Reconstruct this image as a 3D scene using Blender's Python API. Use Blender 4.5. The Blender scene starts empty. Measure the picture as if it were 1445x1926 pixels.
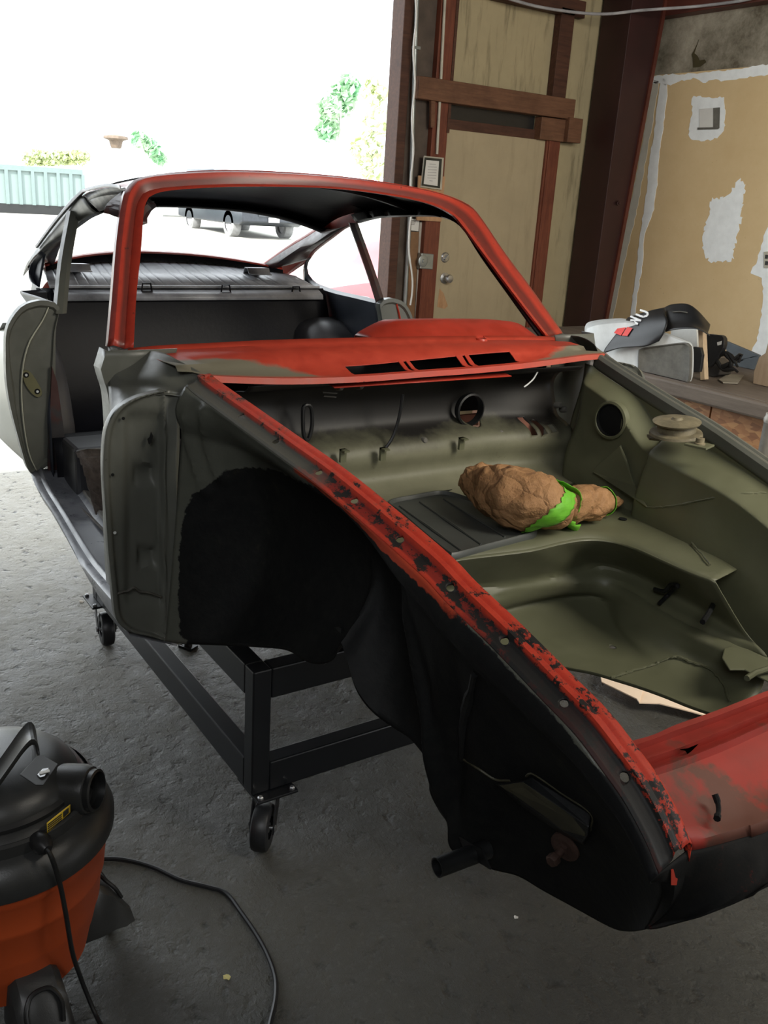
import bpy, bmesh, math, random
from mathutils import Vector, Matrix
from mathutils import noise as mnoise
random.seed(7)
SC = bpy.context.scene
COL = SC.collection

# ------------------------------------------------------------------ camera
CP = Vector((1.24528, -1.34431, 1.62))
FW = Vector((-0.7806086, 0.5340072, -0.3247870))
RT = Vector((0.5462377, 0.8354256, 0.0607334))
UP = Vector((-0.3037674, 0.1300019, 0.9438352))
FPX = 1717.458
cam_d = bpy.data.cameras.new('camera')
cam_o = bpy.data.objects.new('camera', cam_d)
COL.objects.link(cam_o)
M = Matrix((RT, UP, -FW)).transposed().to_4x4()
M.translation = CP
cam_o.matrix_world = M
cam_d.sensor_fit = 'HORIZONTAL'
cam_d.sensor_width = 36.0
cam_d.lens = FPX / 1445.0 * 36.0
cam_d.clip_start = 0.02
cam_d.clip_end = 400
SC.camera = cam_o

# ------------------------------------------------------------------ light
SKY_STRENGTH = 4.2
w = bpy.data.worlds.new('overcast_sky'); SC.world = w; w.use_nodes = True
nt = w.node_tree; nt.nodes.clear()
wo = nt.nodes.new('ShaderNodeOutputWorld'); bg = nt.nodes.new('ShaderNodeBackground')
bg.inputs['Color'].default_value = (0.90, 0.96, 1.0, 1); bg.inputs['Strength'].default_value = SKY_STRENGTH
nt.links.new(bg.outputs[0], wo.inputs[0])

def area(name, loc, target, sx, sy, power, col=(1, 1, 1)):
    l = bpy.data.lights.new(name, 'AREA'); l.shape = 'RECTANGLE'; l.size = sx; l.size_y = sy
    l.energy = power; l.color = col
    o = bpy.data.objects.new(name, l); COL.objects.link(o); o.location = loc
    d = Vector(target) - Vector(loc)
    o.rotation_euler = d.to_track_quat('-Z', 'Y').to_euler()
    return o
# added fill lamp, unseen, behind and to the right of the camera
area('right_fill', (3.0, 1.9, 2.3), (0.0, 1.2, 0.9), 2.2, 1.6, 26, (1.0, 0.97, 0.92))
area('wall_fill', (1.6, 1.0, 2.7), (-2.2, 4.0, 1.5), 1.6, 1.0, 120, (1.0, 0.93, 0.80))  # added fill lamp that brightens the right wall, no opening behind it
area('high_left_fill', (2.6, -2.6, 3.4), (0.0, -0.6, 0.8), 1.8, 1.2, 44, (0.96, 0.98, 1.0))  # soft fill added above camera left for the near side, not a window
area('low_right_fill', (2.6, 2.7, 1.0), (0.0, 0.35, 0.05), 1.2, 0.8, 22, (0.95, 0.98, 1.0))  # low fill added to lighten the floor under the luggage bay
sun_l = bpy.data.lights.new('sun', 'SUN'); sun_l.energy = 7.0; sun_l.angle = math.radians(3); sun_l.color = (1.0, 0.96, 0.88)
sun_o = bpy.data.objects.new('sun', sun_l); COL.objects.link(sun_o); sun_o.location = (10, -12, 14)
sun_o.rotation_euler = Vector((-0.45, 0.60, -0.66)).to_track_quat('-Z', 'Y').to_euler()
SC.view_settings.view_transform = 'Standard'
SC.view_settings.look = 'None'
SC.view_settings.gamma = 1.0
SC.view_settings.use_curve_mapping = False
SC.view_settings.exposure = 0.0

# ------------------------------------------------------------------ helpers
def ray(px, py):
    return FW + RT * ((px - 722.5) / FPX) - UP * ((py - 963.0) / FPX)
AX = {'x': 0, 'y': 1, 'z': 2}
def A(px, py, ax, v):
    i = AX[ax]; d = ray(px, py); t = (v - CP[i]) / d[i]
    return CP + d * t
def AF(px, py, f, t0=0.3, t1=9.0, n=500):
    d = ray(px, py); pt = t0; pv = f(CP + d * t0)
    for i in range(1, n + 1):
        t = t0 + (t1 - t0) * i / n; v = f(CP + d * t)
        if pv * v <= 0:
            a, b = pt, t; fa = pv
            for _ in range(30):
                m = (a + b) / 2; fm = f(CP + d * m)
                if fa * fm <= 0: b = m
                else: a, fa = m, fm
            return CP + d * a
        pt, pv = t, v
    return CP + d * 3
ZO = 0.339
def WSX(y, z): return 0.365 - 1.131 * (z - ZO) - 0.339 * y * y          # windscreen surface
def ws(P): return P.x - WSX(P.y, P.z)
def SY(x, z): return 1.016 - 0.428 * (z - ZO) + 0.065 * (x + 1.4) ** 2     # side glass surface
def V(*a): return Vector(a)
def lerp(a, b, t): return a + (b - a) * t
def sstep(a, b, x):
    t = max(0.0, min(1.0, (x - a) / (b - a))); return t * t * (3 - 2 * t)

def crom(P, n, closed=False):
    """resample a polyline of Vectors as a Catmull-Rom curve at n points (even chord parameter)"""
    P = [Vector(p) for p in P]
    if len(P) == 2: return [P[0].lerp(P[1], i / (n - 1)) for i in range(n)]
    if closed:
        Q = [P[-1]] + P + [P[0], P[1]]; m = len(P)
    else:
        Q = [P[0] * 2 - P[1]] + P + [P[-1] * 2 - P[-2]]; m = len(P) - 1
    L = [0.0]
    for i in range(m): L.append(L[-1] + max((Q[i + 2] - Q[i + 1]).length, 1e-6))
    out = []
    for k in range(n):
        s = L[-1] * k / (n if closed else n - 1)
        i = 0
        while i < m - 1 and s > L[i + 1]: i += 1
        t = (s - L[i]) / (L[i + 1] - L[i])
        a, b, c, d = Q[i], Q[i + 1], Q[i + 2], Q[i + 3]
        out.append(0.5 * ((2 * b) + (c - a) * t + (2 * a - 5 * b + 4 * c - d) * t * t + (3 * b - a - 3 * c + d) * t ** 3))
    return out

class Bm:
    def __init__(s): s.b = bmesh.new()
    def grid(s, rows, cu=False, cv=False):
        g = [[s.b.verts.new(p) for p in r] for r in rows]
        nr, nc = len(g), len(g[0])
        for i in range(nr if cv else nr - 1):
            for j in range(nc if cu else nc - 1):
                a, b, c, d = g[i][j], g[i][(j + 1) % nc], g[(i + 1) % nr][(j + 1) % nc], g[(i + 1) % nr][j]
                try: s.b.faces.new((a, b, c, d))
                except ValueError: pass
        return g
    def box(s, lo, hi, rot=None, piv=None):
        lo, hi = Vector(lo), Vector(hi)
        vs = []
        for z in (lo.z, hi.z):
            for x, y in ((lo.x, lo.y), (hi.x, lo.y), (hi.x, hi.y), (lo.x, hi.y)):
                p = Vector((x, y, z))
                if rot is not None: p = rot @ (p - piv) + piv
                vs.append(s.b.verts.new(p))
        for f in ((0, 3, 2, 1), (4, 5, 6, 7), (0, 1, 5, 4), (1, 2, 6, 5), (2, 3, 7, 6), (3, 0, 4, 7)):
            s.b.faces.new([vs[i] for i in f])
        return vs
    def hexa(s, bot, top):
        """solid between two matching polygons"""
        a = [s.b.verts.new(p) for p in bot]; b = [s.b.verts.new(p) for p in top]; n = len(a)
        s.b.faces.new(list(reversed(a))); s.b.faces.new(b)
        for i in range(n): s.b.faces.new((a[i], a[(i + 1) % n], b[(i + 1) % n], b[i]))
    def tube(s, P, r, n=10, sm=None, caps=True, closed=False):
        if sm: P = crom(P, sm, closed)
        P = [Vector(p) for p in P]; m = len(P)
        rr = r if isinstance(r, (list, tuple)) else [r] * m
        if len(rr) != m: rr = [rr[min(len(rr) - 1, int(i * len(rr) / m))] for i in range(m)]
        nx = None; rings = []
        for i, p in enumerate(P):
            if closed: t = (P[(i + 1) % m] - P[i - 1])
            else: t = (P[min(i + 1, m - 1)] - P[max(i - 1, 0)])
            t = t.normalized() if t.length > 1e-9 else Vector((0, 0, 1))
            if nx is None:
                nx = t.orthogonal().normalized()
            nx = (nx - t * nx.dot(t)).normalized(); ny = t.cross(nx)
            rings.append([p + (nx * math.cos(2 * math.pi * k / n) + ny * math.sin(2 * math.pi * k / n)) * rr[i] for k in range(n)])
        g = s.grid(rings, cu=True, cv=closed)
        if caps and not closed:
            s.b.faces.new(list(reversed(g[0]))); s.b.faces.new(g[-1])
    def lathe(s, prof, c, n=32, axis=V(0, 0, 1), ux=None, caps=True):
        """prof: (radius, height along axis)"""
        axis = axis.normalized(); ux = (ux or axis.orthogonal()).normalized(); uy = axis.cross(ux)
        c = Vector(c)
        rings = [[c + axis * h + (ux * math.cos(2 * math.pi * k / n) + uy * math.sin(2 * math.pi * k / n)) * max(r, 1e-5) for k in range(n)] for r, h in prof]
        g = s.grid(rings, cu=True)
        if caps:
            if prof[0][0] > 1e-4: s.b.faces.new(list(reversed(g[0])))
            if prof[-1][0] > 1e-4: s.b.faces.new(g[-1])
    def cyl(s, a, b, r, n=16):
        a, b = Vector(a), Vector(b)
        s.lathe([(r, 0), (r, (b - a).length)], a, n, b - a)
    def poly(s, pts, off):
        """flat polygon given a thickness vector"""
        off = Vector(off); s.hexa(pts, [Vector(p) + off for p in pts])

CARROOT = None
def obj(name, bm, mat, parent=None, smooth=True, thick=0, off=-1, bevel=0, weld=True, auto=True, sub=0):
    b = bm.b if isinstance(bm, Bm) else bm
    if weld: bmesh.ops.remove_doubles(b, verts=b.verts, dist=1e-5)
    bmesh.ops.recalc_face_normals(b, faces=b.faces)
    base = Vector((0, 0, 0))
    if parent is not None:
        base = parent_loc(parent)
    me = bpy.data.meshes.new(name)
    if parent is None:
        co = [v.co for v in b.verts]
        lo = Vector([min(c[i] for c in co) for i in range(3)]); hi = Vector([max(c[i] for c in co) for i in range(3)])
        base = Vector(((lo.x + hi.x) / 2, (lo.y + hi.y) / 2, lo.z))
    for v in b.verts: v.co -= base
    b.to_mesh(me); b.free()
    o = bpy.data.objects.new(name, me); COL.objects.link(o)
    if parent is not None: o.parent = parent
    else: o.location = base
    if mat: me.materials.append(mat)
    if smooth:
        for p in me.polygons: p.use_smooth = True
    if thick:
        m = o.modifiers.new('s', 'SOLIDIFY'); m.thickness = thick; m.offset = off
    if bevel:
        m = o.modifiers.new('b', 'BEVEL'); m.width = bevel; m.segments = 2; m.limit_method = 'ANGLE'; m.angle_limit = math.radians(40)
        m.harden_normals = False
    if sub:
        m = o.modifiers.new('ss', 'SUBSURF'); m.levels = sub; m.render_levels = sub
    if smooth and auto:
        # split hard edges so that flat faces stay flat
        bm2 = bmesh.new(); bm2.from_mesh(me)
        for e in bm2.edges:
            if len(e.link_faces) == 2 and e.calc_face_angle(0) > math.radians(38): e.smooth = False
        bm2.to_mesh(me); bm2.free()
    return o
def parent_loc(p):
    l = Vector(p.location)
    while p.parent is not None:
        p = p.parent; l += Vector(p.location)
    return l
def tag(o, label=None, cat=None, group=None, kind=None):
    if label: o['label'] = label
    if cat: o['category'] = cat
    if group: o['group'] = group
    if kind: o['kind'] = kind
    return o
def empty(name, loc, label, cat, group=None):
    o = bpy.data.objects.new(name, None); COL.objects.link(o); o.location = loc; o.empty_display_size = 0.1
    return tag(o, label, cat, group)
def struct(name, bm, mat, **k):
    o = obj(name, bm, mat, **k); o['kind'] = 'structure'; return o
def loft(rows, nu, nv=None, smooth_v=True):
    R = [crom(r, nu) for r in rows]
    if nv is None or len(rows) < 2: return R
    cols = []
    for j in range(nu):
        c = [r[j] for r in R]
        if smooth_v: cols.append(crom(c, nv))
        else:
            L = len(c) - 1; o = []
            for k in range(nv):
                s = L * k / (nv - 1); i = min(int(s), L - 1); o.append(c[i].lerp(c[i + 1], s - i))
            cols.append(o)
    return [[cols[j][k] for j in range(nu)] for k in range(nv)]

# ------------------------------------------------------------------ materials
class N:
    def __init__(s, name):
        s.m = bpy.data.materials.new(name); s.m.use_nodes = True; s.t = s.m.node_tree
        s.t.nodes.clear(); s.out = s.t.nodes.new('ShaderNodeOutputMaterial'); s.p = s.t.nodes.new('ShaderNodeBsdfPrincipled')
        s.t.links.new(s.p.outputs[0], s.out.inputs[0]); s.tc = s.t.nodes.new('ShaderNodeTexCoord')
    def n(s, ty, **k):
        nd = s.t.nodes.new(ty)
        for a, v in k.items(): setattr(nd, a, v)
        return nd
    def l(s, a, b): s.t.links.new(a, b)
    def noise(s, scale, detail=6, rough=0.6, vec=None, stretch=None):
        v = vec or s.tc.outputs['Object']
        if stretch:
            mp = s.n('ShaderNodeMapping'); mp.inputs['Scale'].default_value = stretch; s.l(v, mp.inputs[0]); v = mp.outputs[0]
        nd = s.n('ShaderNodeTexNoise'); nd.inputs['Scale'].default_value = scale; nd.inputs['Detail'].default_value = detail
        nd.inputs['Roughness'].default_value = rough; s.l(v, nd.inputs['Vector']); return nd.outputs['Fac']
    def ramp(s, f, stops, inter='LINEAR'):
        r = s.n('ShaderNodeValToRGB'); r.color_ramp.interpolation = inter
        e = r.color_ramp.elements
        while len(e) < len(stops): e.new(0.5)
        for i, (p, c) in enumerate(stops):
            e[i].position = p; e[i].color = (c, c, c, 1) if isinstance(c, (int, float)) else (*c, 1)
        s.l(f, r.inputs[0]); return r.outputs[0]
    def mix(s, f, a, b, mode='MIX'):
        m = s.n('ShaderNodeMix', data_type='RGBA', blend_type=mode)
        for sock, v in ((m.inputs[0], f), (m.inputs[6], a), (m.inputs[7], b)):
            if isinstance(v, (int, float)): sock.default_value = v
            elif isinstance(v, tuple): sock.default_value = (*v, 1)
            else: s.l(v, sock)
        return m.outputs[2]
    def math(s, op, a, b=None, clamp=False):
        m = s.n('ShaderNodeMath', operation=op, use_clamp=clamp)
        for i, v in enumerate((a, b)):
            if v is None: continue
            if isinstance(v, (int, float)): m.inputs[i].default_value = v
            else: s.l(v, m.inputs[i])
        return m.outputs[0]
    def bump(s, h, strength=0.3, dist=0.01, nrm=None):
        b = s.n('ShaderNodeBump'); b.inputs['Strength'].default_value = strength; b.inputs['Distance'].default_value = dist
        s.l(h, b.inputs['Height'])
        if nrm: s.l(nrm, b.inputs['Normal'])
        s.l(b.outputs[0], s.p.inputs['Normal']); return b.outputs[0]
    def sep(s):
        x = s.n('ShaderNodeSeparateXYZ'); s.l(s.tc.outputs['Object'], x.inputs[0]); return x.outputs
    def set(s, col=None, rough=None, metal=None, spec=None, coat=None):
        for nm, v in (('Base Color', col), ('Roughness', rough), ('Metallic', metal), ('Specular IOR Level', spec), ('Coat Weight', coat)):
            if v is None: continue
            if isinstance(v, (int, float)): s.p.inputs[nm].default_value = v
            elif isinstance(v, tuple): s.p.inputs[nm].default_value = (*v, 1)
            else: s.l(v, s.p.inputs[nm])
        return s.m

def simple(name, col, rough=0.6, metal=0.0, var=0.25, scale=8.0, bump=0.0, spec=0.5, coat=0.0, bscale=None):
    k = N(name); f = k.noise(scale)
    d = tuple(c * (1 - var) for c in col); e = tuple(min(1, c * (1 + var)) for c in col)
    c = k.ramp(f, [(0.3, d), (0.7, e)])
    if bump: k.bump(k.noise(bscale or scale * 5, 8, 0.7), bump, 0.004)
    return k.set(c, rough, metal, spec, coat)

def worn(name, base, under, dark, base_var=0.2, chip=0.62, under_edge=0.6, rough=0.35, scale=14, dirt=0.4, spec=0.5, bump=0.05):
    """paint with larger sanded patches of the undercoat and small dark chips"""
    k = N(name)
    n1 = k.noise(scale * 0.35, 5, 0.65); n2 = k.noise(scale, 8, 0.75); n3 = k.noise(scale * 6, 6, 0.8)
    b = k.ramp(n2, [(0.25, tuple(c * (1 - base_var) for c in base)), (0.75, tuple(min(1, c * (1 + base_var)) for c in base))])
    c = k.mix(k.ramp(k.math('ADD', k.math('MULTIPLY', n1, 0.7), k.math('MULTIPLY', n2, 0.3)), [(under_edge, 0.0), (under_edge + 0.05, 1.0)]), b, under)
    c = k.mix(k.ramp(k.math('ADD', k.math('MULTIPLY', n2, 0.75), k.math('MULTIPLY', n3, 0.25)), [(chip, 0.0), (chip + 0.02, 1.0)]), c, dark)
    c = k.mix(k.math('MULTIPLY', k.ramp(k.noise(2.3, 4, 0.6), [(0.4, 0.0), (0.75, 1.0)]), dirt), c, tuple(x * 0.4 for x in under))
    k.bump(n3, bump, 0.002)
    return k.set(c, k.ramp(n2, [(0.3, rough - 0.08), (0.7, rough + 0.2)]), 0.0, spec)

RED = (0.42, 0.038, 0.020); GREY = (0.105, 0.108, 0.085); BLACK = (0.0075, 0.008, 0.0085)
M_red = worn('worn_red_paint', RED, GREY, BLACK, under_edge=0.70, chip=0.70, dirt=0.25)
M_redrail = worn('chipped_red_paint', (0.58, 0.045, 0.02), (0.16, 0.07, 0.035), BLACK, under_edge=0.60, chip=0.585, scale=26, dirt=0.2)
M_gray = worn('grey_primer_paint', (0.098, 0.101, 0.086), (0.12, 0.122, 0.102), (0.015, 0.016, 0.014), base_var=0.12, under_edge=0.6, chip=0.72, rough=0.34, dirt=0.15)
M_olive = worn('olive_primer_paint', (0.118, 0.122, 0.072), (0.15, 0.15, 0.095), (0.03, 0.03, 0.02), base_var=0.14, under_edge=0.62, chip=0.72, rough=0.42, dirt=0.3, scale=9)
M_black = simple('black_undercoat', (0.0062, 0.0068, 0.0072), 0.75, 0, 0.45, 7, 0.35, 0.25, bscale=60)
M_int = simple('dark_interior_coating', (0.0042, 0.0046, 0.0075), 0.5, 0, 0.35, 6, 0.25, 0.25, bscale=40)
M_shelf = simple('worn_grey_black_shelf_paint', (0.32, 0.325, 0.35), 0.38, 0, 0.45, 9, 0.1)
M_steel = simple('zinc_plated_steel', (0.45, 0.46, 0.47), 0.32, 0.9, 0.15, 20)
M_cart = simple('black_powder_coat', (0.006, 0.007, 0.009), 0.38, 0, 0.2, 10, 0.05)
M_rubber = simple('black_rubber', (0.011, 0.012, 0.014), 0.42, 0, 0.2, 30)
M_rust = simple('rusty_steel', (0.055, 0.030, 0.022), 0.7, 0.3, 0.5, 40, 0.3)
M_orange = simple('orange_plastic', (0.47, 0.075, 0.018), 0.42, 0, 0.08, 6, 0.05, bscale=200)
M_vacblack = simple('charcoal_plastic', (0.028, 0.029, 0.029), 0.33, 0, 0.15, 20, 0.12, bscale=300)
M_vacdark = simple('dark_plastic_trim', (0.014, 0.0145, 0.015), 0.36, 0, 0.1, 20)
M_yellow = simple('yellow_label_paper', (0.68, 0.46, 0.03), 0.5, 0, 0.05)
M_ink = simple('black_ink', (0.02, 0.02, 0.018), 0.6, 0, 0.1)
M_tape = simple('green_masking_tape', (0.16, 0.50, 0.035), 0.55, 0, 0.12, 30, 0.2)
M_card = simple('cardboard_sheet', (0.85, 0.68, 0.52), 0.8, 0, 0.08)
M_white = simple('white_paper', (0.62, 0.62, 0.60), 0.7, 0, 0.05)
M_cream = None
M_frame = simple('dark_picture_frame', (0.015, 0.02, 0.018), 0.4)
M_galv = simple('galvanised_pipe', (0.30, 0.33, 0.33), 0.35, 0.6, 0.15)
M_pvc = simple('off_white_conduit', (0.42, 0.40, 0.33), 0.5)
M_alloy = simple('raw_aluminium', (0.60, 0.62, 0.62), 0.5, 0.15, 0.12, 12, 0.1)
M_dgray = simple('dirty_grey_casting', (0.12, 0.115, 0.10), 0.7, 0.1, 0.35, 14, 0.2)
M_foliage_a = simple('bright_leaves', (0.16, 0.30, 0.09), 0.8, 0, 0.3, 3)
M_spack = simple('white_spackle', (0.80, 0.84, 0.86), 0.7, 0, 0.06, 20, 0.1)

def wood(name, a, b, scale=3.0, stretch=(1, 1, 12)):
    k = N(name); f = k.noise(scale, 8, 0.7, stretch=stretch)
    c = k.ramp(f, [(0.3, a), (0.7, b)]); c = k.mix(k.math('MULTIPLY', k.ramp(k.noise(5, 4), [(0.5, 0.0), (0.8, 1.0)]), 0.5), c, tuple(x * 0.3 for x in a))
    k.bump(f, 0.15, 0.003); return k.set(c, 0.62, 0, 0.3)
M_woodred = wood('reddish_stud_wood', (0.105, 0.030, 0.018), (0.19, 0.062, 0.034), 9, (6, 6, 0.5))
M_wooddark = wood('dark_stained_wood', (0.045, 0.020, 0.014), (0.095, 0.042, 0.026), 9, (6, 0.5, 6))
M_woodh = wood('brown_header_wood', (0.10, 0.045, 0.026), (0.18, 0.09, 0.05), 9, (6, 0.6, 6))
M_woodlight = wood('pale_scrap_wood', (0.36, 0.20, 0.10), (0.48, 0.30, 0.17), 9, (5, 5, 1))
M_ply = wood('plywood_edge', (0.40, 0.30, 0.20), (0.55, 0.42, 0.28), 12, (6, 6, 0.4))
M_column = simple('maroon_primed_steel', (0.030, 0.0085, 0.0085), 0.5, 0, 0.2, 5)
M_beam = simple('red_oxide_steel', (0.085, 0.020, 0.012), 0.5, 0, 0.3, 5)

def mk_cream(name, base, streak):
    k = N(name); f = k.noise(1.6, 8, 0.7); g = k.noise(2.5, 6, 0.7, stretch=(1, 5, 0.6)); h = k.noise(30, 3)
    c = k.ramp(f, [(0.35, tuple(x * 0.86 for x in base)), (0.65, base)])
    c = k.mix(k.math('MULTIPLY', k.ramp(g, [(0.52, 0.0), (0.75, 1.0)]), streak), c, (0.05, 0.04, 0.02))
    c = k.mix(k.ramp(h, [(0.74, 0.0), (0.78, 0.6)]), c, (0.12, 0.10, 0.06))
    k.bump(f, 0.05, 0.01); return k.set(c, 0.7, 0, 0.3)
M_door = mk_cream('cream_door_paint', (0.40, 0.335, 0.22), 0.22)
M_panel = mk_cream('stained_cream_board', (0.40, 0.34, 0.21), 0.75)

def mk_tan():
    k = N('tan_wallboard_paper'); f = k.noise(1.2, 8, 0.7); g = k.noise(60, 3, 0.6)
    c = k.ramp(f, [(0.3, (0.56, 0.41, 0.22)), (0.7, (0.66, 0.51, 0.30))])
    c = k.mix(k.ramp(g, [(0.70, 0.0), (0.74, 0.35)]), c, (0.2, 0.13, 0.07)); return k.set(c, 0.75, 0, 0.25)
M_tan = mk_tan()
def mk_insul():
    k = N('sooty_insulation_facing'); f = k.noise(2.2, 8, 0.75)
    c = k.ramp(f, [(0.35, (0.10, 0.085, 0.06)), (0.65, (0.40, 0.37, 0.30))]); k.bump(f, 0.4, 0.02); return k.set(c, 0.8, 0, 0.2)
M_insul = mk_insul()
def mk_concrete():
    k = N('worn_rough_concrete')
    a = k.noise(1.1, 6, 0.6); b = k.noise(7, 8, 0.7); c3 = k.noise(45, 6, 0.75); sp = k.noise(24, 3, 0.5)
    c = k.ramp(a, [(0.3, (0.046, 0.045, 0.038)), (0.7, (0.086, 0.084, 0.071))])
    c = k.mix(k.ramp(b, [(0.35, 0.75), (0.62, 0.0)]), c, (0.045, 0.045, 0.038))
    c = k.mix(k.ramp(c3, [(0.55, 0.0), (0.80, 0.35)]), c, (0.22, 0.215, 0.19))
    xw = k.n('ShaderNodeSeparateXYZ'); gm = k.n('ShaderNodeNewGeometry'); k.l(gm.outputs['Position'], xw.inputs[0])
    door_light = k.ramp(k.math('ADD', k.math('MULTIPLY', xw.outputs[0], -0.2), k.math('MULTIPLY', k.math('SUBTRACT', b, 0.5), 0.35)), [(0.20, 0.0), (0.60, 0.9)])  # paler toward the bay opening: daylight spill put into the floor colour
    c = k.mix(door_light, c, (0.40, 0.375, 0.31))
    pit = k.ramp(k.math('ADD', k.math('MULTIPLY', sp, 0.6), k.math('MULTIPLY', c3, 0.4)), [(0.34, 1.0), (0.42, 0.0)]); c = k.mix(pit, c, (0.025, 0.025, 0.02))
    hh = k.math('ADD', k.math('MULTIPLY', b, 0.8), k.math('ADD', k.math('MULTIPLY', c3, 0.5), k.math('ADD', k.math('MULTIPLY', k.noise(17, 5, 0.6), 0.8), k.math('MULTIPLY', k.ramp(sp, [(0.28, 0.0), (0.45, 1.0)]), 0.35))))
    f2 = k.noise(85, 4, 0.7)
    k.bump(k.math('ADD', hh, k.math('MULTIPLY', f2, 0.12)), 0.9, 0.024)
    return k.set(c, k.ramp(b, [(0.3, 0.35), (0.7, 0.7)]), 0, 0.45)
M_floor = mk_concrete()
def mk_out():
    k = N('bright_outdoor_concrete'); a = k.noise(0.6, 6); b = k.noise(14, 6, 0.7)
    c = k.ramp(a, [(0.3, (0.40, 0.39, 0.34)), (0.7, (0.58, 0.57, 0.52))]); k.bump(b, 0.3, 0.02); return k.set(c, 0.8, 0, 0.3)
M_out = mk_out()
def mk_osb():
    k = N('oriented_strand_board'); v = k.n('ShaderNodeTexVoronoi'); v.inputs['Scale'].default_value = 22
    mp = k.n('ShaderNodeMapping'); mp.inputs['Scale'].default_value = (1, 1, 2.6); k.l(k.tc.outputs['Object'], mp.inputs[0]); k.l(mp.outputs[0], v.inputs['Vector'])
    sx = k.n('ShaderNodeSeparateColor'); k.l(v.outputs['Color'], sx.inputs[0])
    c = k.ramp(sx.outputs[0], [(0.0, (0.20, 0.085, 0.035)), (0.5, (0.33, 0.15, 0.06)), (1.0, (0.45, 0.24, 0.10))]); return k.set(c, 0.6)
M_osb = mk_osb()
def mk_paper():
    k = N('crumpled_kraft_paper'); v = k.n('ShaderNodeTexVoronoi', feature='DISTANCE_TO_EDGE'); v.inputs['Scale'].default_value = 17
    ns = k.n('ShaderNodeTexNoise'); ns.inputs['Scale'].default_value = 6; k.l(k.tc.outputs['Object'], ns.inputs['Vector'])
    mm = k.n('ShaderNodeMix', data_type='VECTOR'); mm.inputs[0].default_value = 0.15; k.l(k.tc.outputs['Object'], mm.inputs[4]); k.l(ns.outputs['Color'], mm.inputs[5]); k.l(mm.outputs[1], v.inputs['Vector'])
    f = k.noise(12, 6, 0.7)
    c = k.ramp(f, [(0.3, (0.30, 0.155, 0.068)), (0.7, (0.42, 0.24, 0.115))])
    k.bump(k.math('ADD', k.math('MULTIPLY', v.outputs['Distance'], 0.7), k.math('MULTIPLY', f, 0.5)), 0.7, 0.04); return k.set(c, 0.68, 0, 0.25)
M_paper = mk_paper()

def cut(o, cutter, keep_smooth=True):
    """cut holes: evaluates a boolean once and stores the result in the mesh"""
    bmesh.ops.recalc_face_normals(cutter.b, faces=cutter.b.faces)
    me = bpy.data.meshes.new('tmp'); base = parent_loc(o.parent) if o.parent else Vector(o.location)
    for v in cutter.b.verts: v.co -= base
    cutter.b.to_mesh(me); cutter.b.free()
    c = bpy.data.objects.new('tmp', me); COL.objects.link(c); c.parent = o.parent
    if o.parent is None: c.location = o.location
    m = o.modifiers.new('cut', 'BOOLEAN'); m.operation = 'DIFFERENCE'; m.object = c; m.solver = 'EXACT'
    bpy.context.view_layer.update()
    dg = bpy.context.evaluated_depsgraph_get()
    nm = bpy.data.meshes.new_from_object(o.evaluated_get(dg))
    o.modifiers.clear(); o.data = nm
    bpy.data.objects.remove(c, do_unlink=True); bpy.data.meshes.remove(me)
    return o
def mir(P): return [Vector((p.x, -p.y, p.z)) for p in P]
def mirows(R): return [mir(r) for r in R]

# ================================================================== SETTING
XB = -3.8          # back wall (inside face)
YR = 4.0           # right wall (inside face)
def bw(px, py, d=0.0): return A(px, py, 'x', XB + d)
def rwl(px, py, d=0.0): return A(px, py, 'y', YR - d)

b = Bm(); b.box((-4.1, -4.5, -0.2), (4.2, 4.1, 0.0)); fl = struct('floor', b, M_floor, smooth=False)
# outside: yard ground that rises gently away from the door
b = Bm()
yo = [(-4.1, -0.004), (-7, 0.0), (-12, 0.10), (-25, 0.42), (-60, 0.75), (-140, 1.2)]
b.grid([[V(x, y, z) for y in (-120, -40, -10, 0, 10, 40, 120)] for x, z in yo])
b.grid([[V(x, y, z - 0.3) for y in (-120, -40, -10, 0, 10, 40, 120)] for x, z in yo])
yd = struct('yard_ground', b, M_out)
# back wall right of the bay opening, with a header above the opening
OPY = 2.04
b = Bm(); b.box((XB - 0.10, OPY, 0), (XB - 0.02, YR + 0.1, 4.3)); b.box((XB - 0.28, -2.6, 3.75), (XB - 0.02, OPY, 4.3)); b.box((XB - 0.28, -4.5, 0), (XB - 0.02, -2.6, 4.3))
wb = struct('wall_back', b, M_wooddark, smooth=False)
b = Bm(); b.box((-4.1, YR, 0), (4.2, YR + 0.12, 4.3)); wr = struct('wall_right', b, M_insul, smooth=False)
b = Bm(); b.box((-4.1, -4.6, 4.3), (4.3, 4.2, 4.42)); struct('ceiling', b, simple('dark_roof_liner', (0.05, 0.04, 0.035), 0.8), smooth=False)
b = Bm(); b.box((4.2, -4.5, 0), (4.32, 4.1, 4.3)); struct('wall_front', b, M_insul, smooth=False)
b = Bm(); b.box((-4.1, -4.62, 0), (4.3, -4.5, 4.3)); struct('wall_left', b, simple('dim_wall_panel', (0.10, 0.085, 0.07), 0.8), smooth=False)

# jamb of the bay opening
b = Bm(); b.box((XB - 0.11, OPY - 0.03, 0), (XB + 0.02, OPY + 0.035, 3.9)); struct('trim_1', b, M_wooddark, smooth=False, bevel=0.004)
b = Bm(); b.box((XB - 0.05, OPY + 0.035, 0), (XB + 0.0, OPY + 0.33, 3.9)); struct('trim_2', b, simple('weathered_jamb_board', (0.075, 0.055, 0.042), 0.7, 0, 0.3, 10), smooth=False)

def board(name, x0, y0, y1, z0, z1, t, mat, **k):
    b = Bm(); b.box((x0, y0, z0), (x0 + t, y1, z1)); return struct(name, b, mat, smooth=False, bevel=0.003, **k)
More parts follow.
